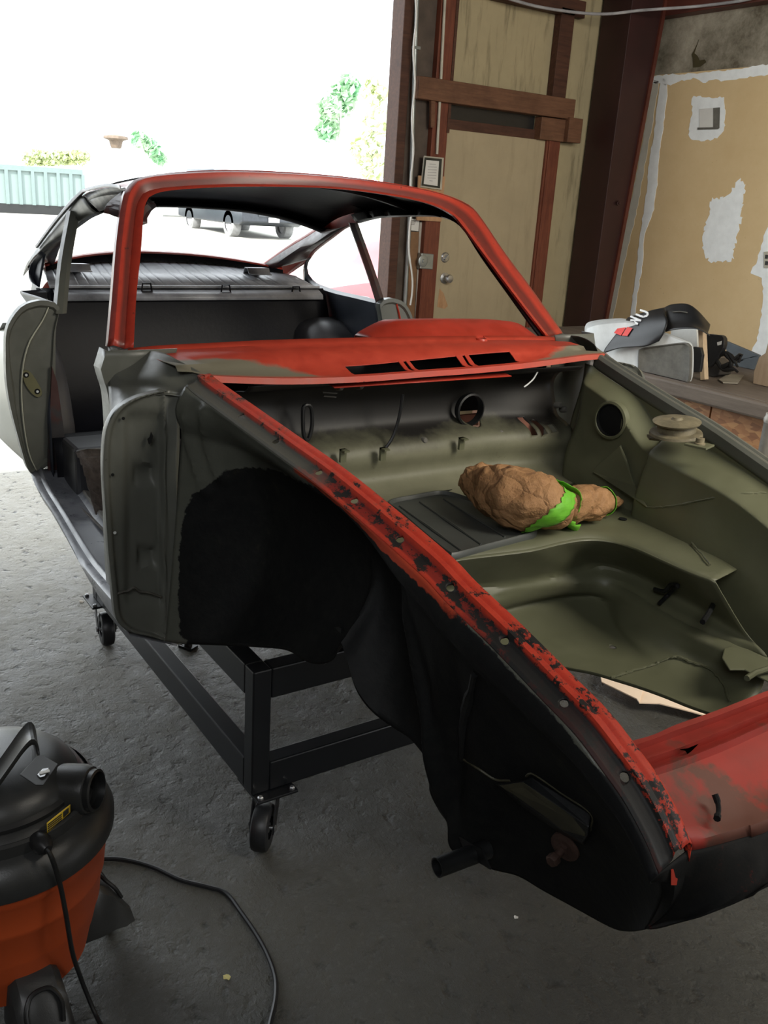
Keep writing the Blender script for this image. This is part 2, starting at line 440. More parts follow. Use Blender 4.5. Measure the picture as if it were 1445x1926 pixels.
# cream panels between the studs (wall sheathing seen from inside)
b = Bm(); b.box((XB - 0.02, 2.36, 2.05), (XB - 0.005, 3.66, 4.2)); b.box((XB - 0.02, 3.2, 0), (XB - 0.005, 3.66, 2.05))
struct('wall_panel', b, M_panel, smooth=False)
# entry door
b = Bm(); b.box((XB - 0.012, 2.375, 0.01), (XB + 0.022, 3.235, 2.055)); dr = struct('door_1', b, M_door, smooth=False, bevel=0.002)
def dchild(name, bm, mat, **k): return obj(name, bm, mat, dr, **k)
p = bw(836, 523, 0.022); b = Bm(); b.lathe([(0.034, 0), (0.036, 0.006), (0.018, 0.012), (0.013, 0.03), (0.022, 0.04), (0.029, 0.055), (0.024, 0.068), (0.008, 0.072)], p, 20, V(1, 0, 0)); dchild('door_knob', b, M_steel)
p = bw(837, 484, 0.022); b = Bm(); b.lathe([(0.032, 0), (0.033, 0.006), (0.026, 0.012), (0.006, 0.013)], p, 20, V(1, 0, 0))
b.box(p + V(0.01, -0.006, -0.02), p + V(0.026, 0.006, 0.02), Matrix.Rotation(-0.7, 3, 'X'), p); dchild('deadbolt', b, M_steel)
for z in (0.35, 1.1, 1.85):
    b = Bm(); b.cyl((XB + 0.026, 3.238, z - 0.045), (XB + 0.026, 3.238, z + 0.045), 0.007, 8); dchild('hinge', b, M_steel)
p = bw(828, 560, 0.022); b = Bm(); b.poly([p + V(0, -0.01, 0.06), p + V(0, 0.025, 0.03), p + V(0, 0.07, -0.055), p + V(0, 0.045, -0.075), p + V(0, -0.02, -0.06)], (0.0015, 0, 0)); dchild('worn_patch', b, M_woodlight, smooth=False)
# studs, jambs and header boards round the door
st = bw(820, 300).y
board('trim_3', XB - 0.0, 2.255, 2.375, 0, 3.9, 0.045, M_woodred)
board('trim_4', XB - 0.0, 3.24, 3.34, 0, 2.13, 0.05, M_woodred)
board('trim_5', XB + 0.02, 3.225, 3.25, 0, 2.10, 0.02, M_woodred)
b = Bm()
zt = bw(1060, 40).z
b.box((XB, 3.21, 2.26), (XB + 0.06, 3.33, 2.86)); struct('trim_6', b, M_wooddark, smooth=False, bevel=0.003)
b = Bm(); b.box((XB + 0.0, 2.10, 2.20), (XB + 0.09, 3.40, 2.325)); struct('trim_7', b, M_woodh, smooth=False, bevel=0.004)
b = Bm(); b.box((XB + 0.0, 3.13, 2.055), (XB + 0.07, 3.40, 2.195)); struct('trim_8', b, M_woodh, smooth=False, bevel=0.004)
b = Bm(); b.box((XB + 0.0, 3.345, 2.055), (XB + 0.11, 3.47, 2.21)); struct('trim_9', b, M_woodh, smooth=False, bevel=0.004)
b = Bm(); b.box((XB + 0.0, 2.30, 2.055), (XB + 0.012, 3.13, 2.115)); struct('trim_10', b, M_wooddark, smooth=False)
b = Bm(); b.box((XB - 0.012, 2.375, 2.11), (XB - 0.003, 3.13, 2.2)); struct('trim_11', b, M_vacdark, smooth=False)
b = Bm(); b.box((XB + 0.0, 2.3, 2.82), (XB + 0.06, 3.42, 2.92)); struct('trim_12', b, M_wooddark, smooth=False, bevel=0.004)
b = Bm(); b.box((XB + 0.0, OPY + 0.03, 2.98), (XB + 0.10, YR, 3.20)); struct('trim_13', b, M_column, smooth=False, bevel=0.004)
b = Bm(); b.box((XB + 0.02, 2.365, 2.03), (XB + 0.05, 2.385, 3.0)); struct('trim_14', b, M_wooddark, smooth=False)

# steel corner column of the building frame (tapers towards the floor)
b = Bm()
def colq(z, yl, yr):
    return [V(-3.5, yl, z), V(-3.5, yr, z), V(-3.78, yr, z), V(-3.78, yl + 0.02, z)]
b.hexa(colq(0, 3.585, 3.70), colq(3.9, 3.595, 4.0)); cl = struct('trim_15', b, M_column, smooth=False, bevel=0.003)
b = Bm(); q0 = [V(-3.485, 3.67, 0), V(-3.485, 3.70, 0), V(-3.5, 3.70, 0), V(-3.5, 3.67, 0)]
b.hexa(q0, [p + V(0, 0.275, 3.9) for p in q0]); obj('column_flange', b, M_beam, cl, smooth=False)
p = A(1162, 382, 'x', -3.49); b = Bm(); b.lathe([(0.016, 0), (0.016, 0.01), (0.009, 0.012), (0.009, 0.022), (0, 0.023)], p, 6, V(1, 0, 0)); obj('bolt', b, M_column, cl)
# red oxide girt along the right wall
g0 = rwl(1300, 30); b = Bm(); b.box((-3.75, YR - 0.10, g0.z + 0.0), (4.2, YR, g0.z + 0.19)); struct('trim_16', b, M_beam, smooth=False, bevel=0.004)
# tan wallboard on the right wall
bt = rwl(1240, 142).z
b = Bm(); b.box((-3.86, YR - 0.02, 0), (0.4, YR, bt)); wbd = struct('wall_board', b, M_tan, smooth=False)
def patch(name, pts, mat=M_spack, d=0.0225, t=0.003, jag=0.006):
    P = crom([rwl(x, y, d) for x, y in pts], max(24, len(pts) * 6), True)
    P = [p + V(random.uniform(-jag, jag), 0, random.uniform(-jag, jag)) for p in P]
    b = Bm(); b.poly(P, (0, t, 0)); return obj(name, b, mat, wbd, smooth=False)
patch('spackle_band', [(1228, 143), (1300, 138), (1380, 131), (1450, 122), (1450, 140), (1400, 146), (1365, 152), (1340, 150), (1325, 155), (1310, 147), (1275, 154), (1258, 160), (1240, 158), (1226, 156)])
patch('spackle_band', [(1232, 150), (1238, 155), (1233, 200), (1222, 260), (1208, 340), (1196, 405), (1180, 470), (1165, 540), (1150, 610), (1136, 612), (1150, 560), (1168, 470), (1187, 380), (1203, 300), (1217, 220), (1225, 170)], simple('thin_spackle', (0.52, 0.50, 0.44), 0.7, 0, 0.1))
patch('spackle_band', [(1244, 150), (1256, 156), (1250, 220), (1240, 290), (1238, 330), (1228, 400), (1214, 440), (1208, 500), (1198, 560), (1192, 610), (1184, 610), (1190, 560), (1198, 500), (1204, 440), (1214, 380), (1220, 320), (1230, 250), (1238, 190)])
patch('spackle_patch', [(1304, 182), (1340, 184), (1360, 184), (1364, 205), (1362, 240), (1352, 256), (1330, 264), (1300, 262), (1297, 240), (1302, 210)])
patch('spackle_patch', [(1392, 338), (1400, 345), (1397, 390), (1390, 430), (1382, 460), (1376, 488), (1340, 492), (1328, 484), (1322, 470), (1326, 430), (1334, 400), (1340, 375), (1360, 372), (1374, 360), (1386, 342)], jag=0.012)
patch('spackle_patch', [(1450, 432), (1440, 440), (1430, 470), (1425, 490), (1412, 515), (1428, 520), (1436, 545), (1432, 600), (1424, 640), (1412, 668), (1450, 680)], jag=0.008)
# recessed electrical box hole in the patch
c0 = rwl(1317, 205, 0.027); c1 = rwl(1350, 242, 0.027)
b = Bm(); b.poly([rwl(1316, 205, 0.028), rwl(1341, 203, 0.028), rwl(1341, 241, 0.028), rwl(1316, 242, 0.028)], (0, 0.006, 0)); obj('box_cover', b, M_white, wbd, smooth=False)
b = Bm(); b.poly([rwl(1342, 203, 0.027), rwl(1354, 202, 0.027), rwl(1353, 241, 0.027), rwl(1342, 241, 0.027)], (0, 0.003, 0)); b.poly([rwl(1312, 240, 0.0285), rwl(1353, 239, 0.0285), rwl(1351, 243, 0.0285), rwl(1312, 244, 0.0285)], (0, 0.003, 0)); obj('box_opening', b, M_dgray, wbd, smooth=False)
# torn hole in the facing above the board
b = Bm(); b.poly([rwl(x, y, 0.004) for x, y in [(1315, 74), (1308, 90), (1301, 103), (1303, 110), (1304, 127), (1316, 126), (1328, 117), (1326, 112), (1316, 114), (1312, 105), (1306, 100)]], (0, 0.003, 0)); obj('torn_hole', b, simple('exposed_dark_insulation', (0.05, 0.04, 0.015), 0.9), wbd, smooth=False)
# wall outlet at the frame edge
b = Bm(); b.poly([rwl(1437, 474, 0.03), rwl(1452, 472, 0.03), rwl(1452, 503, 0.03), rwl(1437, 504, 0.03)], (0, 0.006, 0)); o = obj('outlet_plate', b, M_pvc, None, smooth=False); tag(o, 'small wall outlet plate in the white patch at the right edge', 'outlet')
b = Bm()
for a_, c_ in (((1440, 479), (1444, 487)), ((1440, 491), (1444, 499))):
    q = rwl(*a_, 0.032); r = rwl(*c_, 0.032); b.box((min(q.x, r.x), q.y, min(q.z, r.z)), (max(q.x, r.x), q.y + 0.003, max(q.z, r.z)))
obj('outlet_socket', b, M_ink, o, smooth=False)

# things fixed to the back wall
d = 0.05
t = empty('conduit_pipe', bw(770, 400, 0.06), 'thin galvanised conduit running up beside the bay opening', 'conduit')
b = Bm(); b.tube([bw(786, -40, 0.03), bw(779, 150, 0.03), bw(771, 400, 0.03), bw(760, 600, 0.03), bw(750, 800, 0.03)], 0.014, 10, sm=12); obj('pipe', b, M_galv, t)
for px, py in ((782, 90), (772, 380)):
    q = bw(px, py, 0.03); b = Bm(); b.box(q - V(0.02, 0.025, 0.008), q + V(0.017, 0.025, 0.008)); obj('strap', b, M_galv, t, smooth=False)
b = Bm(); b.tube([bw(782 - (y * 0.022) + 2.2 * math.sin(y * 0.05) - (4 if y > 400 else 0) * math.sin(y * .02), y, 0.078) for y in range(-20, 590, 22)], 0.006, 6, sm=60)
tag(obj('loose_wire', b, M_white), 'loose white wire hanging wavily beside the galvanised conduit', 'wire')
b = Bm(); b.tube([bw(838, -20, 0.06), bw(830, 140, 0.06), bw(822, 290, 0.06)], 0.009, 8); tag(obj('conduit_pipe', b, M_pvc), 'thin off-white conduit running down to the framed certificate', 'conduit')
t = empty('picture_frame', bw(813, 325, 0.06), 'small dark framed certificate hung on the stud beside the door', 'picture frame')
fr = [(797, 293), (833, 297), (829, 357), (791, 352)]; inn = [(802, 301), (826, 303), (823, 350), (797, 346)]
b = Bm(); b.poly([bw(*p, 0.065) for p in fr], (0.012, 0, 0)); obj('frame', b, M_pvc, t, smooth=False)
b = Bm(); b.poly([bw(*p, 0.078) for p in [(799, 296), (831, 299), (827, 354), (793, 349)]], (0.004, 0, 0)); obj('mat_board', b, M_frame, t, smooth=False)
b = Bm(); b.poly([bw(*p, 0.083) for p in inn], (0.001, 0, 0)); pg = obj('certificate', b, M_white, t, smooth=False)
b = Bm()
for i, (x0, x1) in enumerate([(808, 820), (805, 822), (805, 822), (805, 821), (804, 821), (804, 820), (808, 814)]):
    y0 = 308 + i * 5.2; b.poly([bw(x0, y0, 0.0845), bw(x1, y0 + 0.8, 0.0845), bw(x1, y0 + 1.8, 0.0845), bw(x0, y0 + 1.0, 0.0845)], (0.0003, 0, 0))
obj('printed_lines', b, simple('grey_print', (0.3, 0.3, 0.3), 0.7), pg, smooth=False)
b = Bm(); b.poly([bw(*p, 0.047) for p in [(786, 330), (835, 332), (828, 417), (782, 414)]], (0.016, 0, 0)); tag(obj('mounting_board', b, M_woodlight, smooth=False, bevel=0.002), 'pale wooden backing board behind the framed certificate', 'board')
b = Bm(); b.poly([bw(*p, 0.012) for p in [(772, 411), (789, 413), (787, 435), (770, 433)]], (0.002, 0, 0)); o = obj('notice_paper', b, M_white, smooth=False); tag(o, 'small white paper notice pinned beside the conduit', 'notice')
b = Bm()
for i in range(4): b.poly([bw(773, 414 + i * 2.4, 0.0145), bw(783 - i, 414.8 + i * 2.4, 0.0145), bw(783 - i, 415.6 + i * 2.4, 0.0145), bw(773, 414.9 + i * 2.4, 0.0145)], (0.0004, 0, 0))
obj('printed_lines', b, M_rust, o, smooth=False)
b = Bm(); b.poly([bw(*p, 0.002) for p in [(789, 418), (803, 418), (795, 610), (780, 610)]], (0.004, 0, 0)); tag(obj('drywall_strip', b, simple('dusty_white_strip', (0.36, 0.33, 0.29), 0.8), smooth=False), 'narrow dusty white strip of board below the electrical box', 'board')
b = Bm(); b.poly([bw(*p, 0.0) for p in [(771, 436), (788, 436), (778, 610), (762, 610)]], (0.003, 0, 0)); tag(obj('brown_strip', b, simple('brown_kraft_strip', (0.20, 0.11, 0.055), 0.8), smooth=False), 'brown strip of board behind the galvanised conduit', 'board')
t = empty('electrical_box', bw(797, 490, 0.02), 'square grey metal electrical box with a round cover below the certificate', 'electrical box')
b = Bm(); b.poly([bw(*p, 0.008) for p in [(786, 475), (809, 477), (807, 506), (783, 504)]], (0.045, 0, 0)); obj('box_body', b, M_galv, t, smooth=False, bevel=0.005)
q = bw(796, 491, 0.054); b = Bm(); b.lathe([(0.038, 0), (0.038, 0.003), (0.03, 0.006), (0.012, 0.006), (0.01, 0.012), (0.0, 0.013)], q, 20, V(1, 0, 0)); obj('cover_plate', b, M_galv, t)
b = Bm(); b.poly([bw(*p, 0.05) for p in [(808, 186), (816, 187), (814, 240), (808, 240)]], (0.02, 0, 0)); tag(obj('wood_cleat', b, M_woodh, smooth=False), 'small upright wooden cleat under the left end of the header board', 'cleat')
b = Bm(); pts = [A(940, -8, 'x', XB + 0.14), A(1010, 12, 'x', XB + 0.14), A(1090, 24, 'x', XB + 0.16), A(1145, 26, 'x', -3.5), A(1200, 20, 'x', -3.44), A(1240, 17, 'x', -3.3), A(1310, 12, 'y', YR - 0.13), A(1390, 2, 'y', YR - 0.13), A(1460, -14, 'y', YR - 0.13)]
b.tube(pts, 0.009, 8, sm=50); tag(obj('overhead_cable', b, simple('grey_cable_sheath', (0.32, 0.32, 0.34), 0.5)), 'grey cable strung along the top of both walls and across the column', 'cable')

# ================================================================== CAR BODY SHELL
CAR = empty('car_body_shell', (-0.9, 0, 0.515), 'stripped red and grey coupe body shell without doors or glass, resting on a wheeled cart', 'car')
def car(name, bm, mat, **k): return obj(name, bm, mat, CAR, **k)
def railY(x): # half width of the bonnet opening at x
    t = x + 0.55
    return 0.582 - 0.165 * t + 0.035 * t * t
def AR(px, py, off=0.0):  # point on the near wing rail: pixel on the plane y = -(railY(x)+off)
    y = -0.5
    for _ in range(14):
        p = A(px, py, 'y', y); y = -(railY(p.x) + off)
    return A(px, py, 'y', y)
L1 = [(392, 704), (414, 722), (490, 775), (566, 828), (643, 882), (719, 942), (795, 1005), (850, 1053), (889, 1094), (978, 1178), (1068, 1268), (1135, 1335), (1188, 1402), (1228, 1457), (1267, 1527), (1293, 1588)]
NRL = 170
RL = crom([AR(x, y) for x, y in L1], NRL)
prof = None
# profile of the rail: (outward, up) offsets from the inner top edge
prof0 = [(-0.014, -0.034), (-0.012, -0.006), (-0.004, 0.001), (0.006, 0.0005), (0.012, -0.0035), (0.018, 0.0015), (0.026, 0.0), (0.0285, -0.009), (0.031, -0.012), (0.046, -0.017), (0.051, -0.017), (0.056, -0.021)]
prof = []
for i_ in range(len(prof0) - 1):
    for k_ in range(3): prof.append((lerp(prof0[i_][0], prof0[i_ + 1][0], k_ / 3), lerp(prof0[i_][1], prof0[i_ + 1][1], k_ / 3)))
prof.append(prof0[-1])
def rail_rows(sgn, rows=prof):
    out = []
    for du, dz in rows:
        r = []
        for i, p in enumerate(RL):
            t = (RL[min(i + 1, NRL - 1)] - RL[max(i - 1, 0)]).normalized()
            outw = Vector((t.y, -t.x, 0)).normalized()     # outward on the near side
            if outw.y > 0: outw = -outw
            q = p + outw * du + V(0, 0, dz)
            r.append(V(q.x, q.y * (1 if sgn < 0 else -1), q.z))
        out.append(r)
    return out
def mk_rail():
    k = N('chipped_red_rail_paint'); at = k.n('ShaderNodeAttribute'); at.attribute_name = 'prof'; ax_ = k.n('ShaderNodeAttribute'); ax_.attribute_name = 'alongx'
    n1 = k.noise(10, 6, 0.7); n2 = k.noise(38, 8, 0.78); n3 = k.noise(120, 5, 0.7)
    nn = k.math('ADD', k.math('MULTIPLY', n1, 0.5), k.math('MULTIPLY', n2, 0.5))
    c = k.ramp(n2, [(0.3, (0.40, 0.028, 0.014)), (0.7, (0.62, 0.06, 0.025))])
    # brown wear on the ridge
    c = k.mix(k.ramp(nn, [(0.50, 0.0), (0.56, 0.75)]), c, (0.16, 0.055, 0.035))
    # recess: darker maroon with black flakes
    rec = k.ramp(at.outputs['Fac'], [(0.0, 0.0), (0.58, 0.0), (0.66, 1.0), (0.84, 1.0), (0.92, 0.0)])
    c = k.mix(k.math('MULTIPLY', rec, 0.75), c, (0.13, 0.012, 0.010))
    fl_ = k.math('ADD', nn, k.math('ADD', k.math('MULTIPLY', rec, 0.05), k.math('MULTIPLY', ax_.outputs['Fac'], 0.06)))
    c = k.mix(k.ramp(fl_, [(0.565, 0.0), (0.585, 1.0)]), c, (0.014, 0.013, 0.012))
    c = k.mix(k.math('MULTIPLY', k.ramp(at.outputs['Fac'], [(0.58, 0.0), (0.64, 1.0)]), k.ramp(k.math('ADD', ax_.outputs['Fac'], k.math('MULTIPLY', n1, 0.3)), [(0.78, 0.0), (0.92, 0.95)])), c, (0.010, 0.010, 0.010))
    # grey primer on the outer strip near the windscreen
    g = k.math('MULTIPLY', k.ramp(at.outputs['Fac'], [(0.58, 0.0), (0.66, 1.0)]), k.ramp(k.math('ADD', ax_.outputs['Fac'], k.math('MULTIPLY', n1, 0.2)), [(0.42, 1.0), (0.50, 0.0)]))
    c = k.mix(g, c, (0.085, 0.082, 0.066))
    k.bump(n2, 0.25, 0.002); return k.set(c, 0.55, 0, 0.3)
M_railp = mk_rail()
holes = [(454, 775, .035), (519, 822, .035), (600, 885, .035), (667, 937, .035), (753, 1011, .035), (848, 1098, .035), (950, 1200, .035), (1062, 1318, .036), (1176, 1454, .036)]
NR = rail_rows(-1)
for side_, nm, mt in ((-1, 'wing_rail', M_railp), (1, 'wing_rail', M_gray)):
    b = Bm(); R = NR if side_ < 0 else rail_rows(1)
    b.grid(R); o = car(nm, b, mt, thick=0.0016, off=0, auto=True)
    c = Bm()
    for x, y, of in holes:
        p = AR(x, y, of); p = V(p.x, p.y * -side_, p.z)
        c.cyl(p - V(0, 0, 0.05), p + V(0, 0, 0.04), 0.0065, 12)
    cut(o, c)
    for p_ in o.data.polygons: p_.use_smooth = True
    from mathutils import kdtree
    kd = kdtree.KDTree(len(R) * NRL)
    for ri, r_ in enumerate(R):
        for pi, p_ in enumerate(r_): kd.insert(p_, ri * NRL + pi)
    kd.balance(); pl_ = parent_loc(CAR)
    a1_ = o.data.attributes.new('prof', 'FLOAT', 'POINT'); a2_ = o.data.attributes.new('alongx', 'FLOAT', 'POINT')
    for vi, v in enumerate(o.data.vertices):
        _, ix, _ = kd.find(v.co + pl_)
        a1_.data[vi].value = (ix // NRL) / (len(R) - 1); a2_.data[vi].value = ((v.co + pl_).x + 0.56) / 1.22
    o['label'] = 'chipped red wing mounting rail' if side_ < 0 else 'grey wing mounting rail with bolt holes'

# ---- cowl panel between the rails and the windscreen
def cowl_rows():
    W = [AF(x, y, ws) for x, y in [(240, 656), (300, 650), (400, 645), (500, 640), (640, 636), (780, 633), (900, 632), (1000, 632), (1045, 634)]]
    W = crom(W, 41)
    W1 = [p + V(0.012, 0, -0.010) for p in W]
    Cr = crom([A(x, y, 'z', 1.258) for x, y in [(330, 688), (388, 684), (450, 679), (616, 669), (780, 664), (950, 658), (1060, 652), (1098, 652)]], 41)
    G = crom([A(x, y, 'x', -0.575) for x, y in [(362, 700), (430, 702), (550, 704), (680, 701), (800, 692), (900, 685), (1000, 676), (1100, 662), (1135, 662)]], 41)
    F = crom([A(x, y, 'x', -0.55) for x, y in [(385, 706), (430, 709), (550, 712), (680, 708), (800, 699), (900, 692), (1000, 682), (1100, 669), (1142, 666)]], 41)
    F2 = [p + V(0.004, 0, -0.012) for p in F]
    F3 = [p + V(-0.03, 0, -0.016) for p in F]
    return W, W1, Cr, G, F, F2, F3
cw = cowl_rows()
def mk_cowl():
    """red paint sanded back to grey primer at both ends of the cowl and along its front edge"""
    k = N('sanded_red_cowl_paint'); n1 = k.noise(4, 6, 0.65); n2 = k.noise(22, 8, 0.75)
    xyz = k.sep()
    ay = k.math('ABSOLUTE', k.math('ADD', xyz[1], -0.04))
    a = k.math('ADD', k.math('MULTIPLY', k.math('SUBTRACT', ay, 0.30), 1.9), k.math('MULTIPLY', k.math('ADD', xyz[0], -0.325), 7.0))
    a = k.math('ADD', a, k.math('MULTIPLY', k.math('SUBTRACT', n1, 0.5), 1.0))
    band = k.math('MULTIPLY', k.ramp(a, [(0.02, 0.0), (0.16, 1.0)]), k.ramp(xyz[0], [(0.338, 1.0), (0.347, 0.15)]))
    b = k.ramp(n2, [(0.3, (0.36, 0.036, 0.020)), (0.7, (0.48, 0.055, 0.028))])
    c = k.mix(k.math('MULTIPLY', band, 0.95), b, (0.155, 0.16, 0.115))
    chip = k.ramp(k.math('ADD', n2, k.math('MULTIPLY', xyz[0], 0.8)), [(0.93, 0.0), (0.95, 1.0)])
    c = k.mix(chip, c, BLACK); k.bump(n2, 0.06, 0.002)
    return k.set(c, k.ramp(n2, [(0.3, 0.42), (0.7, 0.6)]), 0, 0.35)
M_cowl = mk_cowl()
b = Bm(); W, W1, Cr, G, F, F2, F3 = cw
Cr2 = [p + V(0.012, 0, -0.010) for p in Cr]
mid = [W1[i].lerp(Cr[i], 0.5) + V(0, 0, 0.004) for i in range(41)]
b.grid([W, W1, mid, Cr, Cr2, G, F, F2, F3])
cowl = car('cowl_panel', b, M_cowl, thick=0.0018, off=0)
c = Bm()
for q in ([(656, 685), (758, 684), (760, 699), (660, 702)], [(778, 681), (866, 678), (869, 692), (780, 697)], [(889, 676), (966, 673), (969, 683), (892, 690)], [(766, 683), (772, 683), (773, 696), (767, 696)], [(877, 678), (882, 678), (883, 690), (878, 690)]):
    pts = [A(x, y, 'x', -0.58) for x, y in q]
    P = [V(-0.60, pts[0].y, 1.2), V(-0.60, pts[1].y, 1.2), V(-0.562, pts[2].y, 1.2), V(-0.562, pts[3].y, 1.2)]
    c.hexa(P, [p + V(0, 0, 0.07) for p in P])
for x, y in ((675, 646), (905, 638)):
    p = A(x, y, 'z', 1.268); c.cyl(p - V(0, 0, 0.04), p + V(0, 0, 0.04), 0.0125, 16)
cut(cowl, c)
for x, y in ((675, 646), (905, 638)):   # raised collars of the wiper spindle holes
    p = A(x, y, 'z', 1.270); b = Bm(); b.lathe([(0.0125, -0.004), (0.0128, 0.003), (0.0155, 0.003), (0.019, -0.004)], p, 20, caps=False); car('wiper_spindle_collar', b, M_red)
b = Bm()
b.grid([[V(-0.605, y, 1.20) for y in (-0.27, 0.27)], [V(-0.56, y, 1.195) for y in (-0.27, 0.27)]]); car('vent_drip_tray', b, M_red, thick=0.002)

# ---- windscreen frame, header and outer pillars
OUT = [(203, 652), (211, 560), (220, 450), (230, 380), (240, 353), (262, 335), (330, 325), (450, 321), (600, 329), (720, 343), (820, 362), (880, 385), (905, 410), (950, 476), (1000, 543), (1060, 628)]
MID = [(222, 652), (229, 560), (238, 455), (247, 390), (255, 366), (272, 347), (330, 338), (450, 334), (600, 340), (720, 353), (820, 371), (872, 396), (893, 418), (935, 480), (985, 548), (1046, 630)]
MI2 = [(236, 653), (242, 560), (250, 462), (257, 395), (264, 372), (279, 356), (330, 347), (450, 342), (600, 346), (720, 358), (815, 377), (863, 402), (883, 424), (925, 482), (977, 552), (1038, 631)]
INN = [(251, 654), (256, 560), (265, 470), (270, 400), (276, 378), (288, 366), (330, 357), (450, 351), (600, 353), (705, 363), (800, 381), (848, 402), (870, 424), (912, 480), (966, 552), (1028, 632)]
NW = 90
OUTc = crom([AF(x, y, ws) for x, y in OUT], NW); MIDc = crom([AF(x, y, ws) for x, y in MID], NW)
MI2c = crom([AF(x, y, ws) for x, y in MI2], NW); INNc = crom([AF(x, y, ws) for x, y in INN], NW)
cen = V(-1.35, 0, 1.35)
def inw(P, k, dz=0.0):   # pushed back into the car
    return [p + V(-k, 0, dz) for p in P]
rows = [[p + V(-0.03, (0.004 if p.y < 0 else -0.004), -0.004) for p in OUTc], OUTc, [OUTc[i].lerp(MIDc[i], 0.5) + V(0.005, 0, 0.004) for i in range(NW)], MIDc, [p + V(-0.010, 0, -0.006) for p in MI2c],
        [MI2c[i].lerp(INNc[i], 0.5) + V(-0.002, 0, -0.001) for i in range(NW)], INNc, inw(INNc, 0.012)]
b = Bm(); b.grid(rows); 
def mk_frame():
    k = N('red_frame_paint_dark_grooves'); at = k.n('ShaderNodeAttribute'); at.attribute_name = 'band'
    n1 = k.noise(7, 6, 0.7); n2 = k.noise(28, 8, 0.75)
    c = k.ramp(n2, [(0.3, (0.31, 0.030, 0.018)), (0.7, (0.43, 0.045, 0.024))])
    v_ = k.math('ADD', at.outputs['Fac'], k.math('MULTIPLY', k.math('SUBTRACT', n1, 0.5), 0.16))
    dk_ = k.ramp(v_, [(0.0, 0.75), (0.20, 0.55), (0.27, 0.1), (0.38, 0.05), (0.47, 0.85), (0.56, 0.75), (0.62, 0.0)])  # darker brown along the outer edge and the groove
    c = k.mix(dk_, c, (0.075, 0.022, 0.018))
    c = k.mix(k.ramp(k.math('ADD', k.math('MULTIPLY', n1, .5), k.math('MULTIPLY', n2, .5)), [(0.61, 0.0), (0.66, 0.8)]), c, (0.022, 0.014, 0.013))
    k.bump(n2, 0.08, 0.002); return k.set(c, 0.36, 0, 0.4)
wf = car('windscreen_frame', b, mk_frame(), thick=0.0016, off=0)
rows_wf = rows
from mathutils import kdtree as _kt
kd_ = _kt.KDTree(len(rows_wf) * NW)
for ri, r_ in enumerate(rows_wf):
    for pi, p_ in enumerate(r_): kd_.insert(p_, ri)
kd_.balance(); aa_ = wf.data.attributes.new('band', 'FLOAT', 'POINT'); pl_ = parent_loc(CAR)
for vi, v in enumerate(wf.data.vertices): aa_.data[vi].value = kd_.find(v.co + pl_)[1] / (len(rows_wf) - 1)

# ---- glass-line curves of the doors and rear quarter windows (far side traced, near side mirrored)
sfar = lambda P: P.y - SY(P.x, P.z)
wsb = lambda P: P.x + 0.045 - WSX(P.y, P.z)
DT = crom([AF(x, y, wsb) for x, y in [(1022, 640), (1003, 616), (960, 556), (911, 488), (879, 438), (858, 419)]] + [AF(x, y, sfar) for x, y in [(831, 409), (796, 407), (744, 408), (710, 411), (675, 420)]], 50)   # door window top, from pillar foot to B post
QT = crom([AF(x, y, sfar) for x, y in [(672, 422), (645, 433), (623, 451), (603, 465), (588, 480), (580, 497), (581, 513), (595, 530), (615, 539), (640, 547), (680, 556), (722, 566)]], 40)   # quarter window loop
# roof surface rows
def roofrow(x, zc, hw, ze, n=41, p=2.6):
    return [V(x - 0.0 * abs(t), hw * t, ZO + ze + (zc - ze) * (1 - abs(t) ** p)) for t in [(-1 + 2 * i / (n - 1)) for i in range(n)]]
hd = [p for p in OUTc if p.z > ZO + 1.235]
hd = crom(hd, 41)
if hd[0].y > 0: hd.reverse()
RR = [hd, roofrow(-1.30, 1.328, 0.545, 1.262), roofrow(-1.50, 1.325, 0.545, 1.262), roofrow(-1.75, 1.30, 0.545, 1.245), roofrow(-1.95, 1.265, 0.55, 1.21), roofrow(-2.10, 1.232, 0.56, 1.16)]
for r in RR[:1]: pass
b = Bm(); b.grid(loft(RR, 41, 26)); roof = car('roof_panel', b, M_red, thick=0.004, off=0)
# dark headliner side of the roof, a skin just under the outer panel
b = Bm(); RU = [[p + V(0, 0, -0.012) if i else p + V(-0.035, 0, -0.022) for p in r] for i, r in enumerate(RR)]; RU = [[V(p.x, p.y * 0.985, p.z) for p in r] for r in RU]
b.grid(loft(RU, 41, 26)); 
for xx in (-1.42, -1.75):   # roof bows
    rr = roofrow(xx, 1.30, 0.52, 1.235); b.grid([[p + V(-0.02, 0, 0.02) for p in rr], [p + V(-0.012, 0, 0) for p in rr], [p + V(0.012, 0, 0) for p in rr], [p + V(0.02, 0, 0.02) for p in rr]])
car('roof_inner_skin', b, M_int, thick=0.002, off=0)

